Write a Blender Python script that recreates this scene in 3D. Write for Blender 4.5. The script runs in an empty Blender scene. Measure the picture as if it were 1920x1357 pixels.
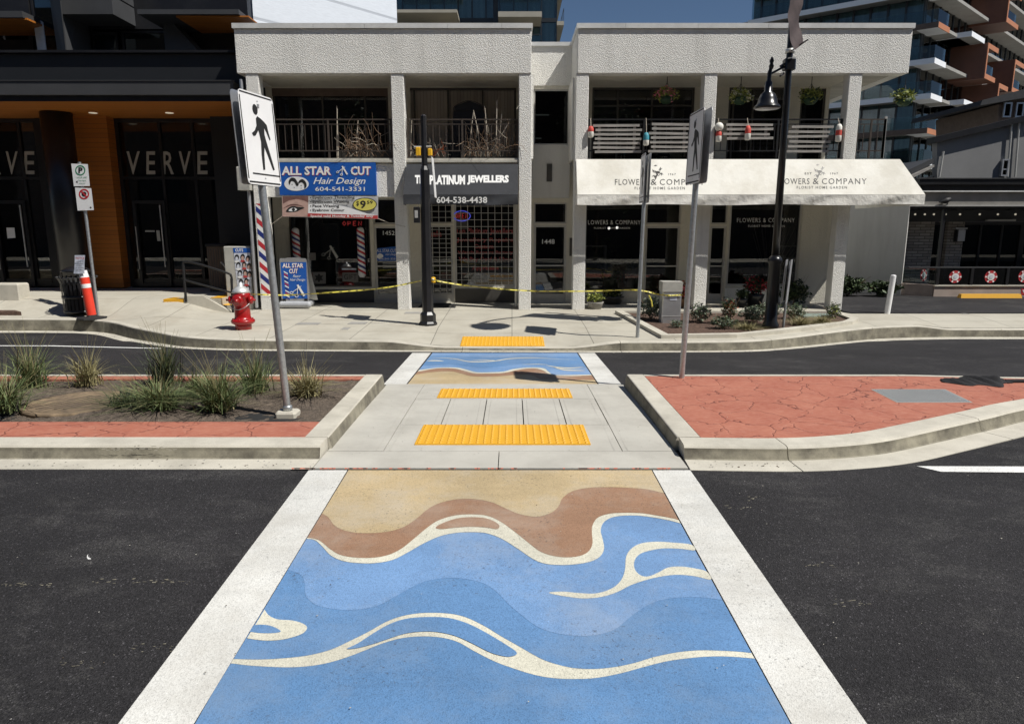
import bpy, math, random
from mathutils import Vector, Matrix
from mathutils.geometry import tessellate_polygon
random.seed(7)
R = math.radians
scene = bpy.context.scene
COL = scene.collection

# ---------------------------------------------------------------- camera, sky, sun
F, CZ = 1300.0, 1.95
TH = math.atan((678.5 - 428) / F)
cam_d = bpy.data.cameras.new("camera"); cam = bpy.data.objects.new("camera", cam_d); COL.objects.link(cam)
cam.location = (0, 0, CZ); cam.rotation_euler = (math.pi / 2 - TH, 0, 0)
cam_d.sensor_width = 36; cam_d.lens = F / 1920 * 36; cam_d.clip_start = .05; cam_d.clip_end = 1500
scene.camera = cam
SUN = Vector((.63, -.33, 1.0)).normalized()          # towards the sun
elev = math.asin(SUN.z); azim = math.atan2(SUN.x, SUN.y)
w = bpy.data.worlds.new("World"); scene.world = w; w.use_nodes = True
nt = w.node_tree; nt.nodes.clear()
sky = nt.nodes.new("ShaderNodeTexSky"); sky.sky_type = 'NISHITA'; sky.sun_disc = False
sky.sun_elevation = elev; sky.sun_rotation = azim
sky.dust_density = .15; sky.ozone_density = 4.0; sky.air_density = .9; sky.altitude = 300
bg = nt.nodes.new("ShaderNodeBackground"); bg.inputs[1].default_value = .05
wo = nt.nodes.new("ShaderNodeOutputWorld")
nt.links.new(sky.outputs[0], bg.inputs[0]); nt.links.new(bg.outputs[0], wo.inputs[0])
sd = bpy.data.lights.new("sun", 'SUN'); sd.energy = 4.5; sd.angle = R(.53); sd.color = (1, .965, .9)
so = bpy.data.objects.new("sun", sd); COL.objects.link(so); so.rotation_euler = SUN.to_track_quat('Z', 'Y').to_euler()
so.location = (20, -10, 30)
vs = scene.view_settings; scene.display_settings.display_device = 'sRGB'
vs.view_transform = 'Standard'; vs.look = 'None'; vs.exposure = .2; vs.gamma = 1.0; vs.use_curve_mapping = False
scene.cycles.max_bounces = 6; scene.cycles.transparent_max_bounces = 12

# ---------------------------------------------------------------- survey helpers: photo pixel -> point on a known plane
_c, _s = math.cos(TH), math.sin(TH)
def ray(u, v):
    x = (u - 960) / F; y = -(v - 678.5) / F
    return x, _c + y * _s, -_s + y * _c
def G(u, v, z=0.0):                     # point on a level plane
    x, y, d = ray(u, v); t = (z - CZ) / d
    return x * t, y * t
def Q(u, v, Y):                         # point on a plane parallel to the street
    x, y, d = ray(u, v); t = Y / y
    return x * t, CZ + d * t
def lerp(a, b, t): return a + (b - a) * t
def sstep(a, b, x):
    t = max(0, min(1, (x - a) / (b - a))); return t * t * (3 - 2 * t)
def interp(pts, x):
    if x <= pts[0][0]: return pts[0][1]
    for (a, fa), (b, fb) in zip(pts, pts[1:]):
        if x <= b: return lerp(fa, fb, (x - a) / (b - a) if b > a else 0)
    return pts[-1][1]
def catmull(P, n=8, closed=False):
    out = []; N = len(P)
    rng = range(N if closed else N - 1)
    for i in rng:
        g = (lambda k: P[k % N]) if closed else (lambda k: P[max(0, min(N - 1, k))])
        p0, p1, p2, p3 = g(i - 1), g(i), g(i + 1), g(i + 2)
        for j in range(n):
            t = j / n
            out.append(tuple(.5 * ((2 * p1[k]) + (-p0[k] + p2[k]) * t + (2 * p0[k] - 5 * p1[k] + 4 * p2[k] - p3[k]) * t * t
                       + (-p0[k] + 3 * p1[k] - 3 * p2[k] + p3[k]) * t ** 3) for k in range(len(p1))))
    if not closed: out.append(tuple(P[-1]))
    return out

# ---------------------------------------------------------------- materials
def S(r, g, b):
    f = lambda c: (c / 255) / 12.92 if c / 255 <= .04045 else ((c / 255 + .055) / 1.055) ** 2.4
    return (f(r), f(g), f(b))
def new_mat(name):
    m = bpy.data.materials.new(name); m.use_nodes = True
    return m, m.node_tree, m.node_tree.nodes["Principled BSDF"]
def node(t, kind, **kw):
    n = t.nodes.new(kind)
    for k, v in kw.items(): setattr(n, k, v)
    return n
def noise(t, coord, scale, detail=4, rough=.55, stretch=None):
    if stretch:
        mp = node(t, "ShaderNodeMapping"); mp.inputs['Scale'].default_value = stretch
        t.links.new(coord, mp.inputs[0]); coord = mp.outputs[0]
    n = node(t, "ShaderNodeTexNoise"); n.inputs['Scale'].default_value = scale
    n.inputs['Detail'].default_value = detail; n.inputs['Roughness'].default_value = rough
    t.links.new(coord, n.inputs['Vector']); return n.outputs['Fac']
def ramp(t, fac, stops):
    n = node(t, "ShaderNodeValToRGB"); el = n.color_ramp.elements
    while len(el) < len(stops): el.new(.5)
    for e, (p, c) in zip(el, stops):
        e.position = p; e.color = (c, c, c, 1) if not isinstance(c, tuple) else (*c, 1)
    t.links.new(fac, n.inputs[0]); return n.outputs[0]
def mix(t, fac, a, b, mode='MIX'):
    n = node(t, "ShaderNodeMix", data_type='RGBA', blend_type=mode)
    for sock, v in ((n.inputs[0], fac), (n.inputs[6], a), (n.inputs[7], b)):
        if isinstance(v, (int, float)): sock.default_value = v
        elif isinstance(v, tuple): sock.default_value = (*v, 1) if len(v) == 3 else v
        else: t.links.new(v, sock)
    return n.outputs[2]
def M(name, col, rough=.6, metal=0, var=.12, scale=6, fine=.06, fscale=90, bump=0, bscale=120, bdist=.004, spec=.5, dirt=0, dcol=(.05, .045, .04), dscale=1.2, stretch=None, coat=0):
    m, t, b = new_mat(name)
    co = node(t, "ShaderNodeTexCoord").outputs['Object']
    c = mix(t, ramp(t, noise(t, co, scale, 5, .6, stretch), [(.3, 0.0), (.7, 1.0)]), tuple(x * (1 - var) for x in col), tuple(min(1, x * (1 + var)) for x in col))
    if fine:
        c = mix(t, ramp(t, noise(t, co, fscale, 3, .7), [(.35, 0.0), (.65, 1.0)]), c, mix(t, 1.0, c, (1 + fine * 2,) * 3, 'MULTIPLY'))
    if dirt:
        c = mix(t, ramp(t, noise(t, co, dscale, 8, .72), [(.45, 0.0), (.64, dirt)]), c, dcol)
    t.links.new(c, b.inputs['Base Color'])
    b.inputs['Roughness'].default_value = rough; b.inputs['Metallic'].default_value = metal
    b.inputs['Specular IOR Level'].default_value = spec; b.inputs['Coat Weight'].default_value = coat
    if bump:
        bn = node(t, "ShaderNodeBump"); bn.inputs['Strength'].default_value = bump; bn.inputs['Distance'].default_value = bdist
        t.links.new(noise(t, co, bscale, 4, .6), bn.inputs['Height']); t.links.new(bn.outputs[0], b.inputs['Normal'])
    return m
def M_asphalt():
    m, t, b = new_mat("asphalt"); co = node(t, "ShaderNodeTexCoord").outputs['Object']
    c = mix(t, ramp(t, noise(t, co, .55, 6, .6), [(.3, 0.0), (.72, 1.0)]), (.02, .019, .0205), (.036, .034, .036))
    v = node(t, "ShaderNodeTexVoronoi"); v.inputs['Scale'].default_value = 150; t.links.new(co, v.inputs['Vector'])
    g = ramp(t, v.outputs['Color'], [(.0, .25), (.5, .85), (.84, 1.4), (.94, 3.6), (1.0, 7.0)])
    c = mix(t, 1.0, c, g, 'MULTIPLY')
    # pale scuffs and dust streaks worn along the lane
    sc = ramp(t, noise(t, co, 1.3, 9, .75, (.7, 1.2, 1)), [(.5, 0.0), (.68, .38)])
    gr = ramp(t, noise(t, co, 90, 3, .8), [(.47, 0.0), (.62, 1.0)])
    c = mix(t, mix(t, 1.0, sc, gr, 'MULTIPLY'), c, (.30, .29, .27))
    t.links.new(c, b.inputs['Base Color']); b.inputs['Roughness'].default_value = .82; b.inputs['Specular IOR Level'].default_value = .3
    bn = node(t, "ShaderNodeBump"); bn.inputs['Strength'].default_value = .8; bn.inputs['Distance'].default_value = .006
    t.links.new(v.outputs['Distance'], bn.inputs['Height']); t.links.new(bn.outputs[0], b.inputs['Normal'])
    return m
def M_paint(name, col, dirt=.25, dcol=(.3, .27, .22)):     # thermoplastic paint on coarse asphalt
    m, t, b = new_mat(name); co = node(t, "ShaderNodeTexCoord").outputs['Object']
    c = mix(t, ramp(t, noise(t, co, 1.0, 8, .62), [(.36, 0.0), (.64, 1.0)]), tuple(x * .88 for x in col), tuple(min(1, x * 1.12) for x in col))
    v = node(t, "ShaderNodeTexVoronoi"); v.inputs['Scale'].default_value = 170; t.links.new(co, v.inputs['Vector'])
    c = mix(t, 1.0, c, ramp(t, v.outputs['Color'], [(0, .68), (.5, 1.0), (.93, 1.08), (1, 1.5)]), 'MULTIPLY')
    c = mix(t, ramp(t, noise(t, co, .8, 10, .76), [(.46, 0.0), (.62, dirt * 1.5)]), c, dcol)
    c = mix(t, ramp(t, noise(t, co, 1.4, 7, .7, (.22, 2.6, 1)), [(.52, 0.0), (.68, .22)]), c, tuple(x * .45 for x in col))
    pk = ramp(t, noise(t, co, 45, 3, .7), [(.6, 0.0), (.66, .6)])
    pm = ramp(t, noise(t, co, 1.7, 4, .6), [(.47, 0.0), (.58, 1.0)])
    c = mix(t, mix(t, 1.0, pk, pm, 'MULTIPLY'), c, (.06, .06, .065))
    t.links.new(c, b.inputs['Base Color']); b.inputs['Roughness'].default_value = .72; b.inputs['Specular IOR Level'].default_value = .35
    bn = node(t, "ShaderNodeBump"); bn.inputs['Strength'].default_value = .35; bn.inputs['Distance'].default_value = .004
    t.links.new(v.outputs['Distance'], bn.inputs['Height']); t.links.new(bn.outputs[0], b.inputs['Normal'])
    return m
def M_stucco(name, col, bump=1.0, scale=13):
    m, t, b = new_mat(name); co = node(t, "ShaderNodeTexCoord").outputs['Object']
    c = mix(t, ramp(t, noise(t, co, .9, 6, .65), [(.3, 0.0), (.7, 1.0)]), tuple(x * .93 for x in col), col)
    st = ramp(t, noise(t, co, 1.5, 5, .7, (1.6, 1.6, .15)), [(.5, 0.0), (.68, .18)])
    c = mix(t, st, c, (.25, .24, .21))
    t.links.new(c, b.inputs['Base Color']); b.inputs['Roughness'].default_value = .9; b.inputs['Specular IOR Level'].default_value = .2
    wp = node(t, "ShaderNodeTexVoronoi"); wp.inputs['Scale'].default_value = scale * .9; t.links.new(co, wp.inputs['Vector'])
    n1 = mix(t, .45, noise(t, co, scale * .8, 5, .62), wp.outputs['Distance'])
    h = ramp(t, n1, [(.3, 0.0), (.62, 1.0)])
    bn = node(t, "ShaderNodeBump"); bn.inputs['Strength'].default_value = bump; bn.inputs['Distance'].default_value = .02
    t.links.new(h, bn.inputs['Height']); t.links.new(bn.outputs[0], b.inputs['Normal'])
    return m
def M_stamp():
    m, t, b = new_mat("stamped_red_concrete"); co = node(t, "ShaderNodeTexCoord").outputs['Object']
    wn = node(t, "ShaderNodeTexNoise"); wn.inputs['Scale'].default_value = 2.6; wn.inputs['Detail'].default_value = 5
    t.links.new(co, wn.inputs['Vector'])
    ad = node(t, "ShaderNodeMix", data_type='VECTOR'); ad.inputs[0].default_value = .3
    t.links.new(co, ad.inputs[4]); t.links.new(wn.outputs['Color'], ad.inputs[5])
    v = node(t, "ShaderNodeTexVoronoi", feature='DISTANCE_TO_EDGE'); v.inputs['Scale'].default_value = 3.0
    v.inputs['Randomness'].default_value = 1.0; t.links.new(ad.outputs[1], v.inputs['Vector'])
    br = ramp(t, noise(t, co, 3.1, 3, .5), [(.36, 0.0), (.5, 1.0)])
    e = ramp(t, v.outputs['Distance'], [(.0, 1.0), (.005, .8), (.014, 0.0)])
    e = mix(t, 1.0, e, br, 'MULTIPLY')
    base = mix(t, ramp(t, noise(t, co, 2.2, 8, .7), [(.3, 0.0), (.7, 1.0)]), S(156, 88, 70), S(178, 114, 92))
    base = mix(t, ramp(t, noise(t, co, 14, 4, .7, (1, 2.5, 1)), [(.48, 0.0), (.66, .45)]), base, S(190, 136, 118))
    c = mix(t, e, base, S(88, 42, 36))
    t.links.new(c, b.inputs['Base Color']); b.inputs['Roughness'].default_value = .75
    bn = node(t, "ShaderNodeBump"); bn.inputs['Strength'].default_value = .6; bn.inputs['Distance'].default_value = .012
    hh = mix(t, .35, ramp(t, v.outputs['Distance'], [(0, 0.0), (.03, 1.0)]), noise(t, co, 9, 6, .65, (1, 2, 1)))
    t.links.new(hh, bn.inputs['Height']); t.links.new(bn.outputs[0], b.inputs['Normal'])
    return m
def M_glass(name, tint=(.35, .38, .4), ior=1.5, rough=0.0):
    m, t, b = new_mat(name); t.nodes.remove(b)
    out = [n for n in t.nodes if n.type == 'OUTPUT_MATERIAL'][0]
    tr = node(t, "ShaderNodeBsdfTransparent"); tr.inputs[0].default_value = (*tint, 1)
    gl = node(t, "ShaderNodeBsdfGlossy"); gl.inputs['Roughness'].default_value = rough
    fr = node(t, "ShaderNodeFresnel"); fr.inputs[0].default_value = ior
    co = node(t, "ShaderNodeTexCoord").outputs['Object']
    bn = node(t, "ShaderNodeBump"); bn.inputs['Strength'].default_value = .05; bn.inputs['Distance'].default_value = .02
    t.links.new(noise(t, co, .7, 2, .5), bn.inputs['Height']); t.links.new(bn.outputs[0], gl.inputs['Normal'])
    mx = node(t, "ShaderNodeMixShader"); t.links.new(fr.outputs[0], mx.inputs[0]); t.links.new(tr.outputs[0], mx.inputs[1]); t.links.new(gl.outputs[0], mx.inputs[2])
    t.links.new(mx.outputs[0], out.inputs[0]); return m
def M_emit(name, col, st):
    m, t, b = new_mat(name); b.inputs['Base Color'].default_value = (*col, 1)
    b.inputs['Emission Color'].default_value = (*col, 1); b.inputs['Emission Strength'].default_value = st; return m
def M_planks(name, col, dark, axis=2, pitch=.1, rough=.5):
    m, t, b = new_mat(name); co = node(t, "ShaderNodeTexCoord").outputs['Object']
    sx = node(t, "ShaderNodeSeparateXYZ"); t.links.new(co, sx.inputs[0])
    d = node(t, "ShaderNodeMath", operation='DIVIDE'); t.links.new(sx.outputs[axis], d.inputs[0]); d.inputs[1].default_value = pitch
    fr = node(t, "ShaderNodeMath", operation='FRACT'); t.links.new(d.outputs[0], fr.inputs[0])
    fl = node(t, "ShaderNodeMath", operation='FLOOR'); t.links.new(d.outputs[0], fl.inputs[0])
    wn = node(t, "ShaderNodeTexWhiteNoise", noise_dimensions='1D'); t.links.new(fl.outputs[0], wn.inputs['W'])
    gr = noise(t, co, 6, 6, .65, (.6, .6, 9) if axis == 2 else (9, 9, .6))
    c = mix(t, gr, tuple(x * .75 for x in col), tuple(min(1, x * 1.2) for x in col))
    c = mix(t, 1.0, c, ramp(t, wn.outputs[0], [(0, .86), (1, 1.1)]), 'MULTIPLY')
    g = ramp(t, fr.outputs[0], [(0, 1.0), (.05, 1.0), (.08, 0.0)])
    c = mix(t, g, c, dark); t.links.new(c, b.inputs['Base Color']); b.inputs['Roughness'].default_value = rough
    bn = node(t, "ShaderNodeBump"); bn.inputs['Strength'].default_value = .6; bn.inputs['Distance'].default_value = .01; bn.invert = True
    t.links.new(g, bn.inputs['Height']); t.links.new(bn.outputs[0], b.inputs['Normal']); return m
def M_joint(name, col, bw, rh, off=0.0, joint=.008):          # broom-finished concrete with tooled joints
    m, t, b = new_mat(name); co = node(t, "ShaderNodeTexCoord").outputs['Object']
    br = node(t, "ShaderNodeTexBrick"); br.offset = off; br.inputs['Scale'].default_value = 1
    br.inputs['Mortar Size'].default_value = joint; br.inputs['Mortar Smooth'].default_value = .2; br.inputs['Brick Width'].default_value = bw; br.inputs['Row Height'].default_value = rh
    br.inputs['Color1'].default_value = (.94,) * 3 + (1,); br.inputs['Color2'].default_value = (1.03,) * 3 + (1,); br.inputs['Mortar'].default_value = (.4,) * 3 + (1,)
    t.links.new(co, br.inputs['Vector'])
    c = mix(t, ramp(t, noise(t, co, 1.1, 7, .65), [(.3, 0.0), (.72, 1.0)]), tuple(x * .86 for x in col), tuple(x * 1.05 for x in col))
    c = mix(t, ramp(t, noise(t, co, 160, 2, .6), [(.3, 0.0), (.7, .35)]), c, tuple(x * .75 for x in col))
    c = mix(t, ramp(t, noise(t, co, .7, 9, .78), [(.47, 0.0), (.66, .4)]), c, (.26, .22, .16))
    c = mix(t, 1.0, c, br.outputs['Color'], 'MULTIPLY'); t.links.new(c, b.inputs['Base Color']); b.inputs['Roughness'].default_value = .85
    bn = node(t, "ShaderNodeBump"); bn.inputs['Strength'].default_value = .25; bn.inputs['Distance'].default_value = .004
    t.links.new(noise(t, co, 60, 3, .6, (.3, 3, 1)), bn.inputs['Height']); t.links.new(bn.outputs[0], b.inputs['Normal']); return m
def M_stone():
    m, t, b = new_mat("stacked_stone"); co = node(t, "ShaderNodeTexCoord").outputs['Object']
    mp = node(t, "ShaderNodeMapping"); mp.inputs['Rotation'].default_value = (R(-90), 0, 0); t.links.new(co, mp.inputs[0])
    br = node(t, "ShaderNodeTexBrick"); br.inputs['Scale'].default_value = 1; br.inputs['Brick Width'].default_value = .33; br.inputs['Row Height'].default_value = .09
    br.inputs['Mortar Size'].default_value = .012; br.inputs['Color1'].default_value = (.28, .25, .21, 1); br.inputs['Color2'].default_value = (.6, .55, .48, 1); br.inputs['Mortar'].default_value = (.03, .03, .03, 1)
    t.links.new(mp.outputs[0], br.inputs['Vector'])
    c = mix(t, noise(t, co, 9, 5, .7), br.outputs['Color'], (.3, .27, .24)); t.links.new(c, b.inputs['Base Color']); b.inputs['Roughness'].default_value = .9
    bn = node(t, "ShaderNodeBump"); bn.inputs['Distance'].default_value = .03; t.links.new(br.outputs['Color'], bn.inputs['Height']); t.links.new(bn.outputs[0], b.inputs['Normal']); return m
def M_leaf(name, c1, c2):
    m, t, b = new_mat(name); oi = node(t, "ShaderNodeTexCoord").outputs['Object']
    c = mix(t, ramp(t, noise(t, oi, 11, 2, .5), [(.35, 0.0), (.65, 1.0)]), c1, c2)
    t.links.new(c, b.inputs['Base Color']); b.inputs['Roughness'].default_value = .55
    b.inputs['Specular IOR Level'].default_value = .3; b.inputs['Transmission Weight'].default_value = 0
    return m

MT = dict(
 asphalt=M_asphalt(), walk=M_joint("pavement_concrete", S(188, 183, 169), 1.52, 1.52), kerb=M("kerb_concrete", S(186, 181, 168), .85, var=.12, scale=2.2, fine=.1, fscale=140, bump=.35, bscale=90, dirt=.28, dcol=(.22, .2, .16), dscale=1.8),
 kerbdirty=M("kerb_face_concrete", S(128, 123, 108), .85, var=.35, scale=4, fine=.1, fscale=160, bump=.4, bscale=90, dirt=.85, dcol=(.085, .075, .058), dscale=2.2),
 slab=M("median_concrete", S(180, 177, 168), .85, var=.08, scale=1.5, fine=.05, fscale=170, bump=.2, bscale=110, dirt=.22, dcol=(.2, .18, .15), dscale=1.4),
 dark=M("joint_fill", (.02, .02, .02), .9, var=0, fine=0), stamp=M_stamp(),  # dark fill below the slabs, visible through the joints
 soil=M("planting_soil", (.085, .066, .05), .95, var=.45, scale=14, fine=.5, fscale=70, bump=1, bscale=45, bdist=.03),
 mulch=M("bark_mulch", (.07, .042, .03), .95, var=.5, scale=18, fine=.6, fscale=60, bump=1, bscale=40, bdist=.04),
 white=M_paint("crosswalk_white", (.66, .655, .62), .25, (.46, .43, .37)), cream=M_paint("mural_cream", (.66, .64, .53), .2),
 blue_a=M_paint("mural_blue", S(94, 134, 178), .35, (.2, .28, .4)), blue_b=M_paint("mural_mid_blue", S(97, 136, 180), .3, (.22, .3, .42)), blue_c=M_paint("mural_light_blue", S(114, 149, 192), .3, (.32, .38, .48)),
 brown=M_paint("mural_brown", S(154, 120, 96), .3, (.42, .36, .3)), sand=M_paint("mural_sand", S(186, 166, 130), .35, (.5, .45, .37)),
 tactile=M("tactile_yellow", S(222, 166, 44), .5, var=.1, fine=.05, dirt=.2, dscale=6, dcol=(.3, .18, .04)),
 line=M_paint("lane_white", (.8, .8, .78), .1),
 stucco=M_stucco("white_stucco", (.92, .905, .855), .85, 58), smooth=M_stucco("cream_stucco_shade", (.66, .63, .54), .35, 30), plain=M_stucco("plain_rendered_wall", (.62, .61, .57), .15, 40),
 flash=M("metal_cap_flashing", (.66, .66, .64), .45, var=.06, scale=2, dirt=.2), beam=M("concrete_beam", (.52, .5, .44), .8, var=.12, scale=3, dirt=.3),
 soffit=M_planks("ribbed_soffit", (.5, .48, .42), (.2, .19, .16), 1, .2, .8),
 alu=M("aluminium_frame", (.5, .49, .46), .45, metal=.3, var=.05, dirt=.1), bronze=M("dark_bronze_frame", (.06, .056, .05), .4, var=.1),
 iron=M("black_iron", (.012, .012, .013), .45, var=.1), rust=M("dark_rusty_iron", (.05, .038, .03), .6, var=.3, scale=20),
 black=M("black_metal", (.012, .012, .014), .35, var=.1, dirt=.15, dcol=(.06, .06, .06)), gloss=M("black_gloss_enamel", (.008, .008, .009), .3, var=.1, coat=.15),
 galv=M("galvanised_steel", (.42, .44, .45), .42, metal=.75, var=.16, scale=26, fine=.1), galvlt=M("aluminium_sheet", (.5, .51, .53), .38, metal=.7, var=.08, scale=5),
 glass=M_glass("shop_glass", (.6, .61, .62), 1.75), glassdark=M_glass("dark_glass", (.2, .23, .25)), glassblue=M_glass("tower_glass", (.62, .72, .74), 1.7), railglass=M_glass("rail_glass", (.72, .8, .8)),
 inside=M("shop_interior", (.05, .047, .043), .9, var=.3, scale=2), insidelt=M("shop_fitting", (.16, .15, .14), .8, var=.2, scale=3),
 letter=M("white_lettering", (.82, .82, .8), .6, var=.03, fine=0), grey_letter=M("dull_silver_lettering", (.4, .4, .38), .5, var=.03, fine=0), ink=M("black_ink", (.015, .015, .015), .6, var=0, fine=0), redink=M("red_ink", (.5, .03, .04), .6, var=.05, fine=0),
 palered=M("faded_red_lettering", (.34, .06, .06), .6, var=.1, fine=0),
 signblue=M("sign_blue", S(28, 88, 172), .45, var=.06, scale=2, fine=0), signwhite=M("sign_sheeting_white", (.8, .8, .8), .4, var=.03, fine=.02, fscale=200), signgreen=M("sign_green", (.02, .22, .1), .5, var=0, fine=0),
 awnblack=M("black_awning_cloth", (.03, .032, .037), .8, var=.15, scale=3, bump=.3, bscale=8, bdist=.02), awnwhite=M("cream_awning_cloth", (.82, .8, .73), .8, var=.05, scale=1.5, fine=.02, bump=.25, bscale=5, bdist=.03, dirt=.4, dcol=(.5, .46, .36), dscale=.9),
 valance=M("valance_cloth", (.78, .76, .7), .8, var=.06, scale=3, bump=.6, bscale=3.5, bdist=.06, dirt=.2, dcol=(.4, .37, .3)),
 darkclad=M("dark_metal_cladding", (.014, .0155, .018), .5, var=.12, scale=1.5, bump=.1, bscale=30), darkclad2=M("grey_metal_cladding", (.05, .051, .054), .55, var=.12, scale=1.2),
 wood=M_planks("cedar_boards", S(172, 102, 34), (.06, .03, .01), 2, .12, .55), woodsoff=M_planks("cedar_soffit", S(178, 108, 38), (.06, .03, .01), 1, .12, .55),
 whitewall=M_planks("pale_cladding", (.74, .78, .84), (.5, .53, .58), 2, 1.3, .6), conc=M("grey_concrete", (.3, .29, .27), .85, var=.12, scale=1), taupe=M("taupe_slab", (.36, .33, .27), .8, var=.08, scale=1),
 slabwhite=M("white_balcony_slab", (.8, .81, .83), .6, var=.03, scale=1), orange=M("copper_shaded", S(104, 66, 50), .5, var=.15, scale=1), orangelt=M("copper_sunlit", S(178, 116, 80), .5, var=.08, scale=2), mull=M("dark_mullion", (.02, .022, .025), .4, var=.1),  # copper pair: shade and sun on the tower sides put into two colours
 curtain=M("pale_curtain", (.42, .45, .44), .8, var=.3, scale=.7, stretch=(4, 4, .2)), curtainlt=M("light_curtain", (.75, .78, .76), .8, var=.3, scale=.5, stretch=(4, 4, .2)), blind=M_planks("brown_vertical_blinds", (.4, .35, .3), (.07, .06, .05), 0, .085, .8), header=M("wooden_header", (.12, .085, .065), .7, var=.2, scale=4),
 red=M("hydrant_red", S(156, 20, 22), .3, var=.14, scale=9, coat=.4, dirt=.2, dscale=5, dcol=(.1, .01, .01)), silver=M("silver_paint", (.62, .62, .6), .4, metal=.5, var=.15, scale=12),
 orangepl=M("orange_plastic", (.72, .05, .025), .45, var=.08), rubber=M("black_rubber", (.016, .016, .016), .8, var=.2), yellow=M("yellow_plastic", (.75, .42, .02), .45, var=.08), tape=M("caution_tape", (.6, .52, .08), .4, var=.08),
 greypl=M("grey_plastic_base", (.36, .37, .39), .5, var=.08), boxgrey=M("cabinet_grey", (.42, .41, .37), .6, var=.1, dirt=.2),
 board=M("weathered_board", (.33, .31, .285), .85, var=.45, scale=7, stretch=(.5, 3, 9)), twig=M("dry_twig", (.26, .17, .11), .85, var=.35, scale=12), twiglt=M("bleached_stem", (.5, .44, .36), .85, var=.2, scale=12),
 buoyred=M("buoy_red", (.6, .07, .05), .6, var=.15), buoywhite=M("buoy_white", (.75, .73, .66), .6, var=.1), teal=M("buoy_teal", (.05, .28, .36), .6, var=.1), pot=M("grey_stone_pot", (.22, .21, .19), .85, var=.2, scale=12), greenpot=M("green_basket", (.015, .05, .02), .6),
 grass1=M_leaf("grass_blade", (.06, .09, .035), (.2, .24, .1)), grass2=M_leaf("dry_grass_blade", (.2, .18, .085), (.33, .29, .15)), grassdk=M_leaf("dark_grass_blade", (.03, .04, .02), (.07, .085, .04)),
 leaf1=M_leaf("shrub_leaf", (.035, .06, .025), (.1, .14, .06)), leaf2=M_leaf("yellow_green_leaf", (.16, .2, .04), (.4, .42, .1)), leafgrey=M_leaf("grey_green_leaf", (.08, .11, .075), (.22, .25, .18)), leafdk=M_leaf("dark_leaf", (.012, .02, .01), (.04, .055, .025)), rustleaf=M_leaf("rust_flower", (.2, .045, .015), (.4, .1, .03)),
 pink=M("pink_petal", (.75, .2, .25), .6), whitepetal=M("white_petal", (.7, .68, .5), .6), redpetal=M("red_petal", (.45, .02, .04), .6),
 bark=M("tree_bark", (.07, .05, .035), .9, var=.3, scale=8), stone=M_stone(), pinkconc=M("pink_concrete", (.42, .34, .29), .8, var=.12, scale=2, dirt=.2), greypanel=M("grey_stone_panel", (.2, .19, .175), .7, var=.25, scale=1.4), shed=M("grey_render", (.2, .2, .2), .8, var=.1, scale=1), roof=M("dark_roofing", (.03, .03, .033), .8, var=.2),
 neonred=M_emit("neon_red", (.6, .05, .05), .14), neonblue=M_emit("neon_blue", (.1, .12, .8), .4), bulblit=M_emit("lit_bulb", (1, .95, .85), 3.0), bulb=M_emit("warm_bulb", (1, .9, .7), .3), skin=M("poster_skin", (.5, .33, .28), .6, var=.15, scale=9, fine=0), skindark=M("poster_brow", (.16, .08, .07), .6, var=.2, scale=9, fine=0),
 posterblue=M("poster_pale", (.55, .58, .66), .5, var=.3, scale=9), cloth=M("black_cloth", (.012, .012, .014), .9, var=.3), bannercl=M("brown_banner_cloth", (.055, .038, .037), .8, var=.25, scale=6), crow=M("crow_black", (.01, .01, .012), .6),
 ground=M("far_ground", (.12, .12, .11), .9), greenpaint=M("lid_green", (.2, .25, .22), .7), pricey=M("price_yellow", (.62, .56, .12), .5, var=.05), greycloud=M("banner_grey", (.5, .5, .5), .5, var=.2, scale=3, fine=0), maroon=M("banner_red", (.45, .05, .05), .5, var=.05, fine=0),
)

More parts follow.
